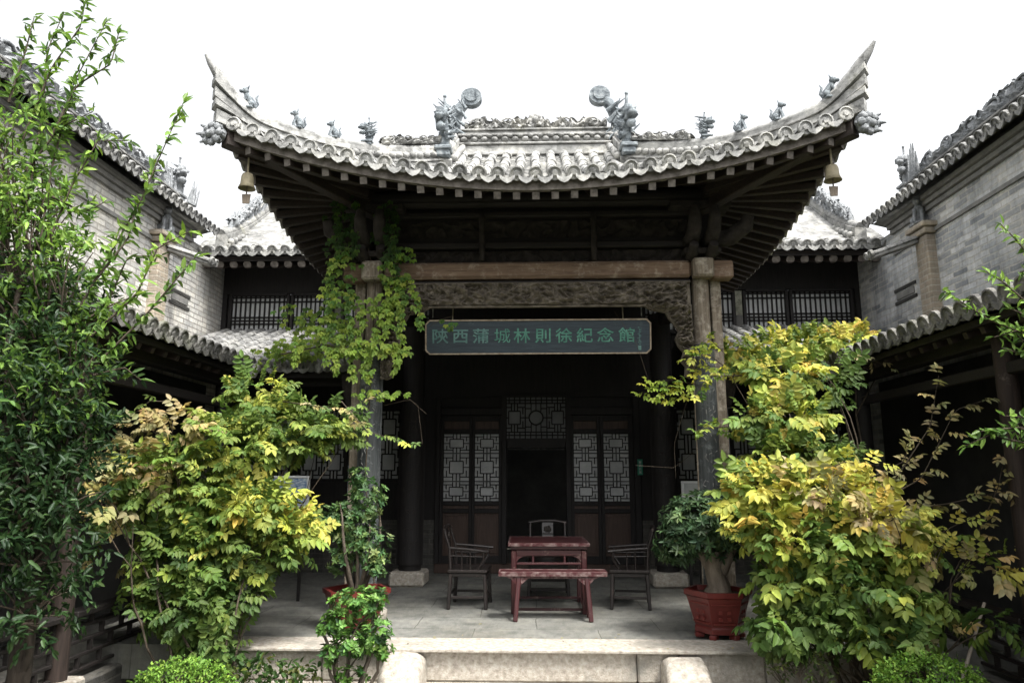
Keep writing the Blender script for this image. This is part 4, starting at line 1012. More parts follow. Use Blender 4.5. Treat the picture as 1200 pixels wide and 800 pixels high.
# ------------------------------------------------------------------ hanging signboard
SC = at(630, 394.5, 8.3); SW, SH = 2.62, .405
sign = thing('signboard', 'long blue black signboard with jade green characters and a pale rim under the beam', 'signboard', SC)
tilt = Matrix.Rotation(R(9), 4, 'X')       # the top leans out towards the yard
def sgn_board():
    ch = .05; x, z = SW/2, SH/2
    oct_ = lambda q: [(-x+ch+q*.4,-z+q),(x-ch-q*.4,-z+q),(x-q,-z+ch+q*.4),(x-q,z-ch-q*.4),(x-ch-q*.4,z-q),(-x+ch+q*.4,z-q),(-x+q,z-ch-q*.4),(-x+q,-z+ch+q*.4)]
    m = MB(); m.M = tilt; m.prism(oct_(.012), -.02, .03, lambda u,v,d: Vector((u,d,v))); b = m.build('board', M['sign_blue'], sign)
    m = MB(); m.M = tilt; A, B_ = oct_(0), oct_(.016)
    for i in range(8):
        j = (i+1)%8; q = [A[i],A[j],B_[j],B_[i]]
        m.prism(q, -.034, -.019, lambda u,v,d: Vector((u,d,v)))
    m.build('rim', M['sign_rim'], sign)
    return b
sgn_board()
def letters(txt, size, mat, parent, name, loc, ext=.004, bold=.0, sx=1.0, mtx=None):
    cu = bpy.data.curves.new('lettering', 'FONT'); cu.body = txt; cu.size = size; cu.align_x = 'CENTER'; cu.align_y = 'CENTER'; cu.extrude = ext; cu.offset = bold; cu.resolution_u = 3
    tmp = bpy.data.objects.new('lettering', cu); C.objects.link(tmp)
    dg = bpy.context.evaluated_depsgraph_get(); me = bpy.data.meshes.new_from_object(tmp.evaluated_get(dg)); bpy.data.objects.remove(tmp)
    T = (mtx or Matrix.Identity(4)) @ Matrix.Translation(Vector(loc)) @ Matrix.Rotation(R(90),4,'X') @ Matrix.Diagonal((sx,1,1,1))
    me.transform(T); me.name = name
    st_ = random.Random(len(txt)+int(loc[0]*100))
    sh = (st_.uniform(0,9), st_.uniform(0,9))
    for v in me.vertices:      # brush wobble
        n_ = noise.noise_vector(Vector((v.co.x*22+sh[0], 0, v.co.z*22+sh[1]))); v.co.x += n_.x*.003; v.co.z += n_.z*.003
    me.materials.clear(); me.materials.append(mat)
    ob = bpy.data.objects.new(name, me); C.objects.link(ob); ob.parent = parent; return ob
chars = '陝西蒲城林則徐紀念館'
for i, chh in enumerate(chars):
    px = [511,536,561,587,611,637,662,687,712,738][i]; x = (px-630)*SW/274
    letters(chh, .178, M['sign_pale' if i < 3 else 'sign_green'], sign, 'lettering', (x,-.022,.0), .006, 0 if chh == '城' else .002, 1.12, tilt)
m = MB(); m.M = tilt; sr = random.Random(3)
for k in range(9):
    z = .10-k*.024; 
    for q in range(2): m.box((1.175+sr.uniform(-.012,.012),-.022,z+sr.uniform(-.006,.006)),(sr.uniform(.012,.03),.006,.005))
    m.box((1.175+sr.uniform(-.012,.012),-.0225,z),(.005,.006,.018))
m.box((1.178,-.022,-.135),(.035,.006,.05)); m.build('inscription', M['sign_pale'], sign)
m = MB()
for sx_ in (-1.0,1.0): m.tube([(sx_,.03,SH/2-.03),(sx_,.06,SH/2+.1),(sx_,.1,.62)],.008,6)
m.build('hanger', M['bronze'], sign)

# couplet boards curved round the columns
def couplet(name, label, x, y, r, z0, z1, mat, rim, arched=False, seed=0):
    o = Vector((x,y,z0)); t = thing(name, label, 'couplet board', o)
    m = MB(); A = R(78); n = 14
    def zt(a): return z1-(0 if not arched else .16*(a/A)**2)
    vs = []; fs = []
    for i in range(n+1):
        a = -A+2*A*i/n; d = Vector((math.sin(a),-math.cos(a),0)); q = Vector((x,y,0))
        for rr in (r,r+.022): vs += [q+d*rr+Vector((0,0,z0)), q+d*rr+Vector((0,0,zt(a)))]
    for i in range(n):
        k = i*4; fs += [(k,k+4,k+5,k+1),(k+2,k+3,k+7,k+6),(k,k+2,k+6,k+4),(k+1,k+5,k+7,k+3)]
    fs += [(0,1,3,2),(n*4,n*4+2,n*4+3,n*4+1)]
    m.put(vs, fs, False)
    # weathered cut marks down the board, too worn to read
    m.cur = 1; sr = random.Random(seed); z = z1-.22
    while z > z0+.25:
        for k in range(7):
            a0 = sr.uniform(-.55,.55); zz = z+sr.uniform(-.09,.09); a1 = a0+sr.uniform(-.35,.35); z2 = zz+sr.uniform(-.06,.06); pts = []
            for q in range(4):
                a = a0+(a1-a0)*q/3; pts.append(Vector((x+math.sin(a)*(r+.022),y-math.cos(a)*(r+.022),zz+(z2-zz)*q/3)))
            m.tube(pts, [.004,.007,.006,.003], 5)
        z -= .26
    m.build('board', [mat, M['cornice'] if not arched else M['dark_carving']], t, o)
    m = MB()
    for s_ in (-1,1):
        a = s_*A; d = Vector((math.sin(a),-math.cos(a),0)); p = Vector((x,y,0))+d*(r+.014); m.bar(p+Vector((0,0,z0-.01)),p+Vector((0,0,zt(a)+.01)),.03,.028,.004)
    m.build('edge_strip', rim, t, o)
couplet('couplet_board','grey weathered couplet board on the creeper covered left porch column',-1.9,8.25,.105,.3,at(435,402,8.1).z,M['grey_board'],M['grey_board'],seed=1)
couplet('couplet_board','grey weathered couplet board with a pale edge on the right porch column',1.9,8.25,.105,.3,at(828,402,8.1).z,M['grey_board'],M['old_post'],seed=2)
couplet('couplet_board','black round topped couplet board on the inner column left of the doors',-1.84,10.75,.165,.28,at(485,470,10.55).z,M['dark_wood_z'],M['dark_wood_z'],True,3)
couplet('couplet_board','black round topped couplet board on the inner column right of the doors',1.84,10.75,.165,.28,at(485,470,10.55).z,M['dark_wood_z'],M['dark_wood_z'],True,4)

# small plate beside the doors, notices
p = at(750,547,11.86); t = thing('door_plate','small upright green plate with tiny white marks right of the doors','plate',p)
m = MB(); m.box((0,-.01,0),(.085,.012,.25),.004); m.build('plate', M['plate_green'], t)
m = MB()
for z in (.075,.025,-.03,-.08):
    for dx,dz,w_,h_ in ((0,.012,.04,.005),(0,-.004,.032,.005),(.0,.003,.005,.034),(-.012,-.012,.005,.014),(.013,-.012,.005,.014)): m.box((dx,-.019,z+dz),(w_,.005,h_))
m.build('lettering', M['white_paint'], t)

def printmat():
    m, nt, b = new_mat('blue_white_print'); v = coords(nt, (9,9,30))
    n = add(nt,'ShaderNodeTexNoise',Scale=2.2,Detail=5,Roughness=.7); nt.links.new(v,n.inputs['Vector'])
    r = ramp(nt,[(.42,(.11,.2,.38)),(.56,(.55,.62,.68))]); nt.links.new(n.outputs[0],r.inputs[0]); nt.links.new(r.outputs[0],b.inputs['Base Color']); b.inputs['Roughness'].default_value=.5; return m
M['print'] = printmat()
def board(px0,py0,px1,py1,Y,label,mat,legs=True):
    a = at(px0,py1,Y); b = at(px1,py0,Y); c = (a+b)/2; wd, hd = b.x-a.x, b.z-a.z; t = thing('notice_board' if legs else 'notice_card',label,'notice',(c.x,Y,0))
    m = MB(); m.box((0,0,c.z),(wd,.02,hd),.004); m.build('panel', mat, t)
    if legs:
        m = MB()
        for z in (c.z-hd/2-.015,c.z+hd/2+.015): m.box((0,0,z),(wd+.08,.04,.03),.004)
        for x in (-wd/2-.02,wd/2+.02): m.box((x,0,c.z),(.035,.04,hd),.004)
        m.build('frame', M['white_paint'], t)
        for x in (-wd/2+.05,wd/2-.05): m = MB(); m.box((x,.03,(c.z-hd/2)/2),(.035,.03,c.z-hd/2)); m.build('leg', M['dark_wood_z'], t)
    return t
board(312,560,360,592,9.3,'blue and white printed notice board standing behind the yellow green shrub',M['print'])
board(407,545,417,580,8.4,'narrow pale blue notice card at the left edge of the creeper covered column',M['print'],False)
board(802,566,822,580,10.4,'small white notice board on thin legs behind the right porch column',M['paper'])

# ------------------------------------------------------------------ furniture
def place(root, x, y, rz=0, z=0): root.location = (x,y,z); root.rotation_euler = (0,0,rz)
tb = thing('square_table','square dark red lacquered table with rubbed pale edges behind the bench','table')
W2, H = .465, .775
m = MB(); m.box((0,0,H-.018),(2*W2-.03,2*W2-.03,.03),.003); m.box((0,0,H-.052),(2*W2-.06,2*W2-.06,.035),.004); m.build('tabletop', M['red_paint'], tb)
m = MB()
for s_ in (-1,1):
    m.box((0,s_*(W2-.009),H-.018),(2*W2,.018,.036),.006); m.box((s_*(W2-.009),0,H-.018),(.018,2*W2-.036,.036),.006)
m.build('edge_moulding', M['worn_edge'], tb)
for sx in (-1,1):
    for sy in (-1,1):
        m = MB(); m.box((sx*.4,sy*.4,.345),(.06,.06,.69),.008); m.build('leg', M['red_paint_z'], tb)
for s_ in (-1,1):
    m = MB(); m.box((0,s_*.405,.665),(.74,.02,.06),.004); m.box((0,s_*.4,.545),(.74,.03,.028),.006)
    for k in (-.18,.18): m.box((k,s_*.4,.597),(.025,.02,.076),.004)
    m.box((0,s_*.4,.05),(.74,.025,.03),.005)
    for q in (-1,1): m.prism([(q*.37,.635),(q*.26,.635),(q*.3,.62),(q*.34,.60),(q*.37,.56)],-.008,.008,lambda u,v,d: Vector((u,s_*.4+d,v)))
    m.build('apron', M['red_paint'], tb)
    m = MB(); m.box((s_*.405,0,.665),(.02,.74,.06),.004); m.box((s_*.4,0,.545),(.03,.74,.028),.006); m.box((s_*.4,0,.05),(.025,.74,.03),.005)
    m.build('apron', M['red_paint'], tb)
place(tb, .115, 8.99, R(1))

bn = thing('long_bench','low red lacquered bench with worn pale edges and splayed legs, nearest the step','bench')
m = MB(); m.box((0,0,.487),(1.15,.235,.04),.004); m.build('seat', M['red_paint'], bn)
m = MB()
for s_ in (-1,1): m.box((0,s_*.118,.486),(1.175,.018,.05),.007)
for s_ in (-1,1): m.box((s_*.579,0,.486),(.017,.216,.05),.006)
m.build('edge_moulding', M['worn_edge'], bn)
for sx in (-1,1):
    for sy in (-1,1):
        m = MB(); m.bar((sx*.365,sy*.085,.47),(sx*.405,sy*.135,0),.05,.05,.008,(0,1,0)); m.build('leg', M['red_paint_z'], bn)
for s_ in (-1,1):
    m = MB()
    for q in (-1,1):
        m.prism([(q*.38,.462),(q*.50,.462),(q*.49,.445),(q*.45,.435),(q*.42,.40),(q*.385,.375)],-.012,.012,lambda u,v,d: Vector((u,s_*.095+d,v)))
        m.prism([(q*.345,.462),(q*.22,.462),(q*.23,.445),(q*.27,.437),(q*.31,.40),(q*.345,.375)],-.012,.012,lambda u,v,d: Vector((u,s_*.095+d,v)))
    m.box((0,s_*.095,.45),(.66,.02,.024),.003)
    m.build('carved_apron', M['worn_edge'], bn)
for s_ in (-1,1):
    m = MB(); m.bar((s_*.392,-.115,.17),(s_*.392,.115,.17),.025,.03,.004); m.bar((s_*.385,-.11,.25),(s_*.385,.11,.25),.022,.025,.004); m.build('stretcher', M['red_paint'], bn)
place(bn, .155, 8.28, R(.8))

def armchair(label):
    t = thing('armchair', label, 'chair', (0,0,0), 0, 'black armchairs round the table')
    W_, D_, SZ = .255, .22, .445        # faces -y
    m = MB(); m.box((0,0,SZ-.018),(2*W_+.03,2*D_+.03,.036),.008); m.box((0,0,SZ-.06),(2*W_-.02,2*D_-.02,.045),.006); m.build('seat', M['chair_wood'], t)
    for sx in (-1,1):
        for sy in (-1,1):
            m = MB(); m.bar((sx*(W_-.02),sy*(D_-.02),SZ-.04),(sx*(W_-.0),sy*(D_-.0),0),.042,.042,.008,(0,1,0)); m.build('leg', M['chair_wood_z'], t)
    m = MB()
    for z,y in ((.11,-D_+.005),(.16,D_-.005)): m.box((0,y,z),(2*W_-.06,.022,.032),.004)
    for s_ in (-1,1): m.box((s_*(W_-.008),0,.135),(.022,2*D_-.06,.03),.004)
    m.box((0,-D_+.01,.345),(2*W_-.08,.018,.03),.004); m.build('stretcher', M['chair_wood'], t)
    for s_ in (-1,1):
        m = MB(); m.tube([(s_*(W_-.02),D_-.015,SZ),(s_*(W_-.02),D_+.0,.7),(s_*(W_-.02),D_+.05,.84),(s_*(W_-.025),D_+.06,.90)],[.019,.018,.017,.016],8); m.build('back_post', M['chair_wood_z'], t)
        m = MB(); m.tube([(s_*(W_-.02),D_,.69),(s_*(W_-.01),0,.675),(s_*(W_+.01),-D_+.02,.655),(s_*(W_+.02),-D_-.03,.65)],[.017,.018,.018,.02],8)
        m.tube([(s_*(W_-.02),-D_+.1,SZ),(s_*(W_+.0),-D_+.03,.56),(s_*(W_+.01),-D_+.03,.65)],[.015,.015,.013],8)
        for q in (-.03,.07): m.tube([(s_*(W_-.015),q,SZ),(s_*(W_-.01),q,.672)],.010,6)
        m.tube([(s_*(W_-.015),-D_+.04,.59),(s_*(W_-.02),D_-.01,.6)],.010,6)
        m.build('arm', M['chair_wood'], t)
    m = MB(); m.tube([(-W_-.0,D_+.06,.90),(-.1,D_+.075,.925),(.1,D_+.075,.925),(W_+.0,D_+.06,.90)],[.017,.021,.021,.017],8); m.build('crest_rail', M['chair_wood'], t)
    m = MB(); m.grid(lambda u,v: Vector((-.075+.15*u,D_+.0+.075*v**1.5,SZ+.46*v)),4,8); m.grid(lambda u,v: Vector((-.075+.15*u,D_+.014+.075*v**1.5,SZ+.46*v)),4,8)
    for z in (.60,.76): m.box((0,D_+.0+.075*((z-SZ)/.46)**1.5-.004,z),(.15,.02,.012))
    sp = m.build('back_splat', M['chair_wood_z'], t)
    m = MB(); m.ell((0,D_+.045,.82),(.05,.014,.045),.3,12,8); m.build('carved_medallion', M['worn_edge'] if False else M['dark_carving'], sp)
    return t
c0 = armchair('black wooden armchair left of the red table, turned towards it'); place(c0, -.82, 9.08, R(88))
c1 = copy_tree(c0); c1['label'] = 'black wooden armchair right of the red table, turned towards it'; place(c1, 1.10, 9.12, R(-97))
c2 = copy_tree(c0); c2['label'] = 'black wooden armchair behind the red table, its back rising above the tabletop'; place(c2, .13, 9.85, R(0))

# ------------------------------------------------------------------ potted plants
def hexpot(t, r0, r1, h, n=6, a0=R(0)):
    m = MB(); m.lathe([(r0*.9,.05),(r0,.055),(r0*1.0,.10),(r0*.97,.115),(r1*.92,h-.07),(r1*.93,h-.06),(r1,h-.045),(r1*1.0,h),(r1*.88,h),(r1*.86,h-.06)], (0,0,0), n, False, a0); po = m.build('pot', M['red_glaze'], t)
    for k in range(n):
        m = MB(); a = a0+2*math.pi*k/n; m.box((math.cos(a)*r0*.82,math.sin(a)*r0*.82,.025),(.09,.07,.05),.012,Matrix.Rotation(a,3,'Z')); m.build('foot', M['red_glaze'], po)
    m = MB()
    for k in range(n):            # moulded panel frame and a small stamped motif on each face
        a = a0+2*math.pi*(k+.5)/n; c_ = math.cos(math.pi/n); rot = Matrix.Rotation(a+math.pi/2,3,'Z')
        for z,ww in ((.15,.2),(h-.11,.25)): 
            rr = (r0+(r1*.92-r0)*(z-.115)/(h-.185))*c_+.002; m.box((math.cos(a)*rr,math.sin(a)*rr,z),(ww*r1/.33,.012,.012),0,rot)
        rr = (r0+(r1*.92-r0)*.5)*c_+.002
        for dx,dz in ((-.04,.03),(.04,.03),(-.04,-.03),(.04,-.03)):
            m.box((math.cos(a)*rr-math.sin(a)*dx,math.sin(a)*rr+math.cos(a)*dx,.225+dz),(.035,.012,.035),.003,rot)
    m.build('relief', mottled('dark_red_relief',[(.3,(.10,.014,.012)),(.7,(.16,.03,.022))],6,rough=.4), po)
    m = MB(); m.lathe([(r1*.86,h-.05),(r1*.5,h-.03),(.02,h-.02)], (0,0,0), 12, True); m.build('soil', M['soil'], po)

def rosettes(lv, pts, pal, ll, lw, n=7):
    for p, o in pts:
        d = (o+Vector((0,0,.5))+rv()*.4).normalized(); a = d.orthogonal().normalized(); b = d.cross(a); c = pick(pal); c2 = tuple(x*1.5 for x in c)
        for k in range(n):
            t = 2*math.pi*k/n+rng.uniform(0,.5); q = rng.uniform(.2,.75)
            dd = a*math.cos(t)+b*math.sin(t)+d*q
            lv.add(p+d*rng.uniform(-.03,.0), dd, d-(dd*.3), ll*rng.uniform(.75,1.15), lw, jit(c if rng.random()<.75 else c2,.2))
pt = thing('potted_tree','round glossy dark leaved tree with a thick pale trunk in a red six sided pot','potted tree',(1.74,7.42,.015))
hexpot(pt,.235,.33,.44)
m = MB(); m.tube([(0,0,.40),(.01,0,.48),(-.03,.0,.62),(.0,.02,.78)],[.14,.11,.09,.08],10)
tr0 = [(0,0,.55)]
for x,y,z in ((-.28,.05,.95),(-.12,-.08,1.02),(.12,.05,1.05),(.26,-.02,.98),(-.02,.15,1.1)):
    branch(m,(x*.12,y*.3,.58),(x*.55,y*.7,.78),.06,.04,.05,8); branch(m,(x*.55,y*.7,.78),(x,y,z),.04,.012,.1,6)
m.build('trunk', M['bark_pale'], pt)
lv = Leaves(); pal = [(5,(.035,.065,.028)),(3,(.055,.095,.042)),(1,(.10,.15,.065))]
crown = [(Vector((-.1,0,1.05)),(.44,.40,.33)),(Vector((.22,.03,1.0)),(.3,.32,.28)),(Vector((-.38,0,.87)),(.25,.25,.2))]
for e,n in zip(crown,(300,160,100)): rosettes(lv, ellpts(e,n,.5), pal, .085, .03)
lv.build('foliage', M['leaf_gloss'], pt)

pt2 = thing('potted_shrub','tall leafy green shrub in a wide red pot at the left column foot','potted shrub',(-1.84,7.62,.015))
hexpot(pt2,.235,.35,.40)
m = MB(); stems2 = []
for k in range(9):
    a = k*2.4; e = Vector((math.cos(a)*.22-.06,math.sin(a)*.18,.75+.07*k)); branch(m,(math.cos(a)*.05,math.sin(a)*.05,.36),e,.026,.008,.12); 
m.build('stem', M['bark'], pt2)
lv = Leaves(); pal = [(4,(.05,.10,.035)),(3,(.085,.15,.05)),(1,(.16,.22,.08))]
c_ = lambda px,py,Y: at(px,py,Y)-Vector((-1.84,7.62,.015))
for px,py,rx,ry,n in ((415,610,32,32,110),(432,585,22,28,60),(385,610,28,25,60),(430,640,32,28,80),(420,560,14,18,28),(400,655,20,18,30),(440,665,16,14,24)):
    e = E(px,py,7.55,rx,ry,.18); e = (e[0]-Vector((-1.84,7.62,.015)), e[1]); rosettes(lv, ellpts(e,n,.2), pal, .06, .028, 6)
lv.build('foliage', M['leaf_gloss'], pt2)

# ------------------------------------------------------------------ plants in the yard
def shrub(name, label, cat, root, clusters, mode, pal, ll, lw, mat='leaf', group=None, stemmat='stem', nst=26, base=None, pairs=(3,5), inner=.35, step=.045, droop=.5, extra=None, srad=.012, twigs=0):
    root = Vector(root); t = thing(name, label, cat, root, 0, group); lv = Leaves(); m = MB()
    for ci,(e,n,pw) in enumerate(clusters):
        pts = ellpts(e,int(n*(1.55 if mode=='pinnate' else 1)),inner); pl_ = pw or pal
        for k,(p,o) in enumerate(pts):
            h = (p.z-e[0].z)/e[1][2]
            up = Vector((0,0,1))
            if mode == 'pinnate':
                d = (o*.8+up*.25+rv()*.5); nn = (up+o*.5+Vector((0,-.35,0))+rv()*.3).normalized(); q = int(rng.integers(pairs[0],pairs[1]+1)); c = pick(pl_); s_ = rng.uniform(.55,1.32)
                compound(lv, p-d.normalized()*step*q*.5, d, nn, q, step*s_, ll*s_, lw*s_, c, droop)
            elif mode == 'simple':
                d = (o*.5+up*.2+rv()*.8); nn = (up+rv()*.5+o*.6).normalized(); c = pick(pl_)
                for j in range(4):
                    dd = (d+rv()*.9); lv.add(p+rv()*ll*.8, dd, nn+rv()*.4, ll*rng.uniform(.7,1.25), lw*rng.uniform(.8,1.2), jit(c,.2))
            elif mode == 'rosette': rosettes(lv, [(p,o)], pl_, ll, lw, 6)
        b = Vector(base[ci % len(base)]) if base else root
        k = max(1, nst//len(clusters))
        hub = b.lerp(e[0],.72)+rv()*.04
        if base is not False:
            branch(m, b+Vector((rng.uniform(-.04,.04),rng.uniform(-.04,.04),0)), hub, srad*1.5, srad*.9, .08, 7, 9)
            for q in range(k):
                p,o = pts[int(rng.integers(len(pts)))]; branch(m, hub, p, srad*.7, srad*.2, .12, 5, 6)
    if extra: extra(lv, m)
    if m.v: m.build('stem', M[stemmat], t, root)
    lv.build('foliage', M[mat], t, root)
    return t
YG = [(4,(.145,.205,.042)),(3,(.23,.285,.055)),(2.5,(.085,.14,.03)),(1,(.40,.41,.085))]
YEL = [(4,(.44,.43,.085)),(3,(.34,.37,.07)),(1.4,(.47,.37,.085))]
GRN = [(4,(.075,.125,.03)),(2,(.115,.175,.04)),(1,(.045,.08,.02))]
TAN = [(3,(.34,.29,.14)),(2,(.25,.24,.10)),(1,(.38,.29,.12))]
def sprig(lv, m, pts, r, every, fn):
    """leaves strung along a bare shoot"""
    P = [Vector(p) for p in pts]; fine = resample(P, every); m.tube(resample(P,.06), [r*(1-.7*i/max(1,len(resample(P,.06))-1)) for i in range(len(resample(P,.06)))], 5)
    for i,p in enumerate(fine[1:]): fn(lv, p, (fine[i+1]-fine[i]).normalized(), i/max(1,len(fine)-1))

# left: yellow-green climbing shrub
LY = 6.9
def L(px,py,rx,ry,n,pal=None,Y=LY,rd=.35): return (E(px,py,Y,rx,ry,rd),n,pal)
cl = [L(300,460,38,30,60,YG,7.4),L(335,500,62,38,120,YG,7.3),L(385,500,45,28,50,GRN,7.6),L(270,520,55,38,90,YG),L(205,560,70,45,110,YG,6.7),L(165,540,50,30,40,TAN,6.6),L(195,500,45,22,24,TAN,6.7),
      L(255,600,75,45,150,YG),L(300,590,45,28,70,YEL+YG,6.8),L(345,612,30,16,36,YEL,6.9),L(225,650,72,45,130,GRN+YG,6.7),L(300,640,60,35,110,GRN+YG,6.8),L(345,625,30,22,30,YG,6.9),
      L(220,705,52,40,90,GRN,6.6),L(250,740,35,25,36,GRN,6.6),L(270,690,40,30,50,GRN,6.7),L(325,520,40,20,40,GRN,7.2),L(130,590,35,30,26,TAN+GRN,6.4),L(110,555,30,20,16,TAN,6.3)]
def lext(lv, m):
    for a,b,c in (((400,470),(430,505),(478,520)),((330,470),(400,480),(440,465)),((200,470),(175,470),(150,490)),((180,600),(150,650),(140,700)),((160,620),(150,680),(175,720)),((140,600),(115,640),(105,655))):
        sprig(lv,m,[at(*a,7.0),at(*b,6.9),at(*c,6.8)],.006,.10,lambda lv,p,d,t: compound(lv,p,d+rv()*.6+Vector((0,-.3,0)),Vector((0,-.4,1))+rv()*.3,3,.035,.05,.025,pick(YG if rng.random()<.6 else TAN)))
shrub('climbing_shrub','large yellow green climbing shrub with feathery leaves left of the porch','shrub',(-2.8,6.45,-.56),cl,'pinnate',YG,.066,.036,'leaf',None,'stem',46,[(-2.75,6.45,-.5),(-2.9,6.35,-.5),(-2.65,6.5,-.5),(-2.95,6.5,-.5)],pairs=(3,6),step=.037,extra=lext,srad=.008)

# right: golden climbing shrub, spilling from the roof down to the yard
RYY = 6.6
def Rr(px,py,rx,ry,n,pal=None,Y=RYY,rd=.35): return (E(px,py,Y,rx,ry,rd),n,pal)
GY = YEL+YG
cl = [Rr(905,410,55,20,70,GY,8.7,.4),Rr(960,402,70,13,80,GY,8.9,.4),Rr(1000,392,40,7,30,YEL,9.2,.3),Rr(865,420,28,18,24,GY,8.4,.2),Rr(920,440,50,28,60,YG+YEL,7.6),Rr(925,488,45,32,66,GY,7.2),Rr(880,488,26,16,24,GY,7.3),Rr(925,530,50,30,56,YG+GRN,7.0),
      Rr(900,575,62,30,84,YEL+YG,6.6),Rr(975,578,66,28,84,YEL+TAN,6.4),Rr(890,612,46,30,60,YEL+YG,6.5),Rr(950,630,70,38,100,YG+YEL,6.3),Rr(1035,605,50,28,44,YEL+TAN,6.2),Rr(1075,640,45,32,36,TAN+YEL+YG,6.1),Rr(995,680,66,34,76,YG+GRN,6.2),
      Rr(925,680,36,30,44,GRN+YG,6.4),Rr(960,718,46,24,46,GRN,6.2),Rr(915,735,34,24,34,GRN,6.25),Rr(1000,742,44,20,36,GRN+YG,6.1),Rr(1045,735,34,22,26,GRN,6.0),Rr(1050,690,45,26,34,GRN+YG,6.1),Rr(1075,725,48,22,26,GRN+TAN,6.2),Rr(1150,725,30,20,9,GRN,6.0),Rr(1145,660,25,25,9,YEL+TAN,6.0),Rr(980,530,35,22,22,GRN,7.2),Rr(980,450,22,32,22,GRN,7.6)]
def rext(lv, m):
    cf = lambda pal,s=1: (lambda lv,p,d,t: compound(lv,p,d*.5+rv()*.7+Vector((0,-.3,0)),Vector((0,-.4,1))+rv()*.3,int(rng.integers(2,4)),.036*s,.055*s,.028*s,pick(pal)))
    for pts,pal in (([(1010,600),(1080,560),(1120,480),(1150,470)],TAN),([(1040,600),(1110,590),(1180,575)],TAN),([(1060,660),(1110,620),(1150,600)],YEL),([(1020,560),(1060,540),(1065,520)],TAN),([(950,560),(990,540),(1030,545)],YEL),([(1050,560),(1090,500),(1100,440)],TAN),([(1100,700),(1150,650),(1190,650)],GY),([(1130,660),(1170,570),(1180,520)],TAN),([(850,430),(830,415),(805,420)],GY),([(870,440),(835,440),(815,460)],GY),([(880,500),(840,500),(815,505)],YG),([(980,420),(1020,420),(1040,430)],TAN)):
        Y0 = 6.3 if pts[0][0] > 940 and pts[0][1] > 500 else 7.8
        sprig(lv,m,[at(x,y,Y0-.05*i) for i,(x,y) in enumerate(pts)],.007,.085,cf(pal))
    # sprays hanging over the porch column and inside the opening
    for pts in ([(815,450),(785,445),(755,450)],[(800,440),(790,458),(765,465)],[(812,445),(800,465),(785,468)],[(800,452),(775,455),(750,462)],[(845,410),(820,405),(808,415)],[(845,430),(822,428),(812,438)],[(850,425),(835,440),(825,450)],[(860,505),(830,497),(815,508)],[(850,415),(830,395),(810,412)]):
        sprig(lv,m,[at(x,y,7.85) for x,y in pts],.004,.05,lambda lv,p,d,t: compound(lv,p,d*.4+rv()*.6+Vector((0,-.4,-.1)),Vector((0,-.6,1))+rv()*.3,2,.03,.048,.03,pick([(3,(.26,.33,.05)),(2,(.36,.38,.05)),(1,(.14,.22,.04))])))
    for pts in ([(768,470),(745,400),(720,365)],[(745,545),(790,548),(850,500)],[(805,470),(790,520),(792,560)]):
        m.tube(resample([at(x,y,7.9) for x,y in pts],.08),.0018,5)
shrub('climbing_shrub','large golden yellow climbing shrub spilling from the roof edge right of the porch','shrub',(2.75,6.5,-.56),cl,'pinnate',GY,.074,.042,'leaf',None,'stem',60,[(2.9,6.5,-.5),(3.2,6.4,-.5),(2.6,6.6,-.5),(2.75,6.5,-.5)],pairs=(3,5),step=.039,extra=rext)

# creeper over the left column and the roof edge beside it
IV = [(4,(.07,.14,.025)),(3,(.14,.22,.035)),(1,(.24,.31,.05))]; IVB = [(3,(.22,.31,.05)),(2,(.14,.22,.035))]; IV_SHADE = [(4,(.03,.06,.015)),(1,(.06,.11,.02))]  # the darkest mix puts the eave's shade into the leaf colour
iv = thing('wall_creeper','green creeper hanging over the left porch column and the roof edge beside it','creeper',(-2.0,8.1,0))
lv = Leaves(); m = MB()
def ivy(px,py,Y,rx,ry,rd,n,pal,s=.085):
    for p,o in ellpts(E(px,py,Y,rx,ry,rd),n,.1):
        c = pick(pal); dn = Vector((rng.uniform(-.5,.5),-.45,-.8)); nn = Vector((rng.uniform(-.4,.4),-1,.55))
        for a in (-.75,0,.75):     # three lobes
            d = Matrix.Rotation(a,3,Vector((0,-.8,.5))) @ dn; lv.add(p, d, nn+rv()*.15, s*(1 if a==0 else .8)*rng.uniform(.8,1.15), s*.5, jit(c,.12))
for a in ((398,270,7.9,22,36,.14,50,IV_SHADE),(448,265,7.95,12,30,.12,24,IV_SHADE),(403,312,7.9,22,24,.16,46,IV),(462,318,7.85,18,20,.12,40,IV),(464,350,7.88,14,28,.1,44,IVB),(398,352,7.9,24,30,.18,56,IV),(440,362,7.85,24,22,.13,44,IVB),(470,300,7.9,18,12,.1,22,IV),(388,388,8.0,36,18,.22,60,IVB),(432,408,7.85,44,10,.16,70,IVB),(375,405,8.6,60,13,.3,120,IVB),(335,413,8.8,40,10,.3,80,IVB),(375,380,8.9,48,14,.35,70,IVB),(405,240,7.9,14,22,.12,14,IV_SHADE),(460,250,7.9,8,22,.1,12,IV_SHADE),(355,368,9.2,36,11,.3,40,IV)): ivy(*a[:6], int(a[6]*.8), a[7], .074)
sr = random.Random(4)
for x0,y0,dy,pal in ((395,300,60,IV),(385,330,70,IV),(410,340,80,IV),(425,360,60,IVB),(455,330,90,IVB),(468,340,80,IVB),(478,320,75,IV),(445,380,70,IVB),(430,400,45,IVB),(400,390,50,IVB),(375,385,45,IVB),(486,330,55,IV),(392,240,60,IV_SHADE),(415,235,70,IV_SHADE),(448,240,70,IV_SHADE),(462,245,80,IV_SHADE),(350,400,30,IVB),(410,410,40,IVB),(465,400,40,IVB)):
    x = x0
    for k in range(int(dy/5)):
        x += sr.uniform(-2.5,2.5); ivy(x,y0+k*5,7.82,4,4,.03,2,pal,.07)
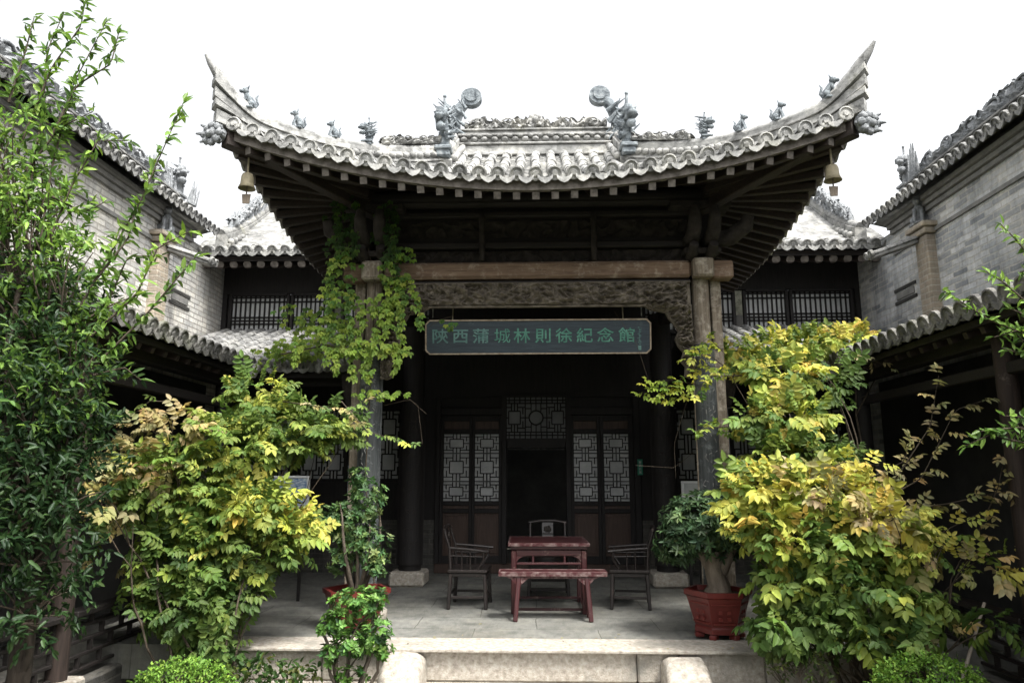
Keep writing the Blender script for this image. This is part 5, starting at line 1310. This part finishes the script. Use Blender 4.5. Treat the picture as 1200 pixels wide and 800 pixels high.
for pts in ([(440,700),(428,560),(436,420),(440,330),(425,260)],[(436,420),(400,360),(405,270)],[(440,380),(470,330),(455,250)],[(430,410),(380,405),(330,415)],[(475,370),(490,362),(492,385)]):
    m.tube(resample([at(x,y,8.06) for x,y in pts],.1),.008,5)
for pts in ([(500,385),(515,375),(530,370)],[(440,470),(470,460),(490,475),(495,520)],[(450,475),(480,468),(500,485)]): m.tube(resample([at(x,y,8.0) for x,y in pts],.06),.0028,5)
ivy(523,378,8.0,14,9,.04,9,IV,.06); ivy(440,462,7.9,30,8,.08,26,IVB,.06); ivy(470,460,7.9,12,6,.05,8,IVB,.06)
m.build('stem', M['stem'], iv, iv.location); lv.build('foliage', M['leaf'], iv, iv.location)

# near bush by the cheek stone
shrub('leafy_bush','bright green broad leaved bush in front of the platform, beside the left cheek stone','bush',(-1.62,6.35,-.56),
    [(E(420,705,6.35,34,20,.2),90,None),(E(398,728,6.3,22,18,.16),50,None),(E(440,742,6.3,20,22,.16),56,None),(E(415,752,6.3,24,20,.2),70,None),(E(388,765,6.3,16,14,.12),22,None),(E(452,760,6.3,12,12,.1),14,None),(E(378,735,6.3,10,9,.08),9,None),(E(445,700,6.35,12,12,.1),14,None),(E(410,790,6.3,22,12,.14),24,None)],'rosette',[(4,(.07,.15,.03)),(3,(.12,.22,.05)),(1,(.03,.07,.02))],.05,.028,'leaf_gloss',None,'bark',20,None,inner=.3,srad=.016)
shrub('twiggy_bush','loose small leaved bush at the lower right in front of the platform edge','bush',(2.1,6.2,-.56),
    [(E(935,765,6.2,30,22,.2),50,None),(E(960,780,6.15,30,20,.2),50,None),(E(915,780,6.2,14,18,.12),22,None)],'simple',[(3,(.09,.13,.04)),(2,(.16,.19,.06)),(1,(.05,.08,.03))],.035,.018,'leaf',None,'bark',26,None,inner=.2,srad=.010)
for nm,lb,px,py,Y,rx,ry,n in (('clipped_shrub','low rounded bright green clipped shrub at the lower left corner of the yard',212,797,5.6,60,24,900),('clipped_shrub','low rounded bright green clipped shrub at the lower right below the golden shrub',1090,797,5.5,66,32,1100)):
    c = at(px,py,Y); shrub(nm,lb,'shrub',(c.x,c.y,-.56),[(E(px,py+12,Y,rx,ry+12,.35),n,None)],'simple',[(4,(.11,.21,.03)),(2,(.17,.29,.045)),(1,(.06,.12,.02))],.03,.016,'leaf',None,'stem',14,None,inner=.72,srad=.01)
shrub('low_plants','low dark green leafy plants growing along the platform foot at the left','plant',(-2.5,6.65,-.56),
    [(E(300,785,6.6,30,12,.15),36,None),(E(345,790,6.5,28,10,.15),30,None),(E(260,770,6.6,22,16,.15),24,None)],'simple',[(3,(.04,.08,.02)),(1,(.10,.12,.03))],.07,.035,'leaf',None,'stem',9,None,inner=.2,srad=.006)

# left foreground tree: narrow glossy leaves, long new shoots
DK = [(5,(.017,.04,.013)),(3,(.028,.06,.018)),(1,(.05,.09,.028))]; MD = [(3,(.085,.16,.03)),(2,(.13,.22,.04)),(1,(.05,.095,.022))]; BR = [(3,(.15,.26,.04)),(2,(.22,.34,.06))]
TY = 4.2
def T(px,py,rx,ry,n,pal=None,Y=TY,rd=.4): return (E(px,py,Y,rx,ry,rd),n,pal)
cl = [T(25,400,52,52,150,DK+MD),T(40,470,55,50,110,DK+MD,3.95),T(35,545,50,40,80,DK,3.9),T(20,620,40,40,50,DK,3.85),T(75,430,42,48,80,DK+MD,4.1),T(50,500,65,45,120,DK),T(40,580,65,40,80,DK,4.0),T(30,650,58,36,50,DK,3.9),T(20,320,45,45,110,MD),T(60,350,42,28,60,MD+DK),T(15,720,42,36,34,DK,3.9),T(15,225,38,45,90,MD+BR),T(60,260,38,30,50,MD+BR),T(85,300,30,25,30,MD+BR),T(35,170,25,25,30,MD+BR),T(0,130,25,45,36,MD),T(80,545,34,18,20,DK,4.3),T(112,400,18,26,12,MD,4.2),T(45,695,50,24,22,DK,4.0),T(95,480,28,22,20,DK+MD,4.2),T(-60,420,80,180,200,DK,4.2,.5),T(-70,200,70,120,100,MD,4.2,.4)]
def narrow(pal,L_=.08,W_=.028,k=2):
    def fn(lv,p,d,t):
        for j in range(k): lv.add(p+rv()*.008, d*.35+rv()*.85+Vector((0,0,.0)), Vector((0,-.6,.8))+rv()*.6, L_*rng.uniform(.7,1.2), W_*rng.uniform(.8,1.2), pick(pal))
    return fn
def text(lv, m):
    for pts,pal in (([(60,420),(110,330),(165,235),(215,120)],MD+BR),([(70,400),(120,370),(150,300),(190,300)],MD),([(40,330),(60,200),(85,100),(125,25)],MD),([(30,250),(50,130),(55,60),(75,15)],MD),([(20,180),(60,80),(95,30),(100,0)],MD+BR),([(50,300),(85,215),(115,165),(150,165)],BR+MD),([(90,380),(135,355),(165,345)],MD),([(100,400),(160,345),(185,290),(225,270)],BR),([(60,160),(90,100),(130,75),(140,35)],MD),([(110,440),(145,430),(165,445)],DK+MD),([(80,600),(105,592),(125,575)],DK),([(70,650),(100,645),(120,632)],DK),([(110,330),(150,280),(160,240)],MD),([(30,200),(70,150),(110,130)],MD),([(120,420),(170,370),(230,300)],MD),([(10,120),(30,60),(40,20)],MD),([(60,230),(100,250),(125,235)],BR+MD)):
        sprig(lv,m,[at(x,y,TY-.05+.05*i) for i,(x,y) in enumerate(pts)],.009,.028,narrow(pal))
def treeclusters():
    root = Vector((-3.0,4.2,-.56)); t = thing('foreground_tree','dark glossy narrow leaved tree with long fresh shoots at the left edge of the yard','tree',root); lv = Leaves(); m = MB()
    tk = MB(); branch(tk, root, (-2.85,4.2,1.3), .07,.05,.05,9,9); hubs = []
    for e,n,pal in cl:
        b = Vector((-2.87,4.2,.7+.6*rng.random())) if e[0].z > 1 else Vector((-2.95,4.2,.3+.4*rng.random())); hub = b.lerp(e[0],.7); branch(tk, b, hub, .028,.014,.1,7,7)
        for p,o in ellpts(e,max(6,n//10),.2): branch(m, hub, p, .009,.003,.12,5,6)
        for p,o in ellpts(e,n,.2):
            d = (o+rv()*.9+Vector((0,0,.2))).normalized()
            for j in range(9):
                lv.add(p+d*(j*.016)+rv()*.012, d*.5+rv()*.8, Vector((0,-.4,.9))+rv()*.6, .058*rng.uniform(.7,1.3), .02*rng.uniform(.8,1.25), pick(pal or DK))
    text(lv, m)
    tk.build('trunk', M['bark_dark'], t, root); m.build('twigs', M['stem'], t, root); lv.build('foliage', M['leaf_gloss'], t, root)
treeclusters()

# right edge tree reaching into the picture
root = Vector((3.75,4.4,-.56)); t = thing('foreground_tree','tree outside the right edge reaching in with bright narrow leaved sprays','tree',root)
lv = Leaves(); m = MB(); tk = MB(); branch(tk, root, (3.6,4.4,1.9), .07,.05,.05,9,9)
for pts,pal in (([(1260,330),(1215,310),(1190,280),(1172,262)],BR+MD),([(1270,420),(1210,395),(1160,375),(1105,340)],MD+BR),([(1250,380),(1210,360),(1175,330),(1155,318)],BR),([(1260,400),(1200,385),(1165,395)],MD),([(1270,440),(1220,420),(1175,408)],MD),([(1270,520),(1220,505),(1180,500),(1132,522)],MD),([(1270,500),(1215,490),(1178,487)],MD+BR),([(1260,520),(1205,520),(1165,510)],MD),([(1265,300),(1225,300),(1195,320)],MD),([(1255,420),(1205,370),(1180,360)],MD),([(1255,410),(1200,400),(1180,380)],MD),([(1250,500),(1200,500),(1150,505)],MD)):
    P = [at(x,y,4.3+.04*i) for i,(x,y) in enumerate(pts)]; branch(tk, (3.62,4.4,1.5), P[0], .03,.012,.05,6,6); sprig(lv,m,P,.009,.02,narrow(pal,.062,.022,2))
for e,n in ((E(1310,390,4.4,60,80,.4),130),(E(1310,520,4.4,50,60,.4),70),(E(1320,290,4.4,50,70,.4),90)):
    for p,o in ellpts(e,n,.2):
        for j in range(8): lv.add(p+rv()*.05, o+rv()*.9, Vector((0,-.4,.9))+rv()*.6, .07*rng.uniform(.7,1.25), .022, pick(MD))
tk.build('trunk', M['bark_dark'], t, root); m.build('twigs', M['stem'], t, root); lv.build('foliage', M['leaf_gloss'], t, root)

# stakes and the pale post foot
for lb,a,b,Y in (('thin pale wooden stake leaning left under the golden shrub',(1044,785),(1023,728),6.1),('thin wooden stake leaning right beside the gallery railing under the golden shrub',(1130,785),(1145,735),6.0)):
    A_ = at(*a,Y); B_ = at(*b,Y); d = B_-A_; A_ = A_-d*((A_.z+.56)/d.z); B_ = B_+d*.6; t = thing('plant_stake',lb,'stake',A_)
    m = MB(); m.tube([A_,A_.lerp(B_,.5)+Vector((.004,0,0)),B_],[.016,.014,.012],7); m.build('pole', M['stake'], t, A_)
    m = MB(); m.tube([B_-(B_-A_)*.12+Vector((math.cos(q)*.02,math.sin(q)*.02,.01*q/6)) for q in np.linspace(0,6.28*2,20)],.003,5); m.build('tie', M['stem'], t, A_)

lv = Leaves(); sr = random.Random(12)
for k in range(46):
    x = sr.uniform(-1.6,2.6); y = 6.84+abs(sr.gauss(0,.45)); z = .026 if y < 7.24 else .003
    a = sr.uniform(0,6.28); lv.add((x,y,z+.004), (math.cos(a),math.sin(a),.05), (sr.uniform(-.15,.15),sr.uniform(-.15,.15),1), sr.uniform(.02,.05), sr.uniform(.01,.024), jit(sr.choice([(.25,.2,.06),(.14,.09,.05),(.1,.07,.04),(.3,.27,.07)])))
fl = lv.build('fallen_leaves', M['leaf'], None, droop=.05, fold=.12); tag(fl, 'scattered small fallen leaves along the porch edge', 'leaves', kind='stuff')
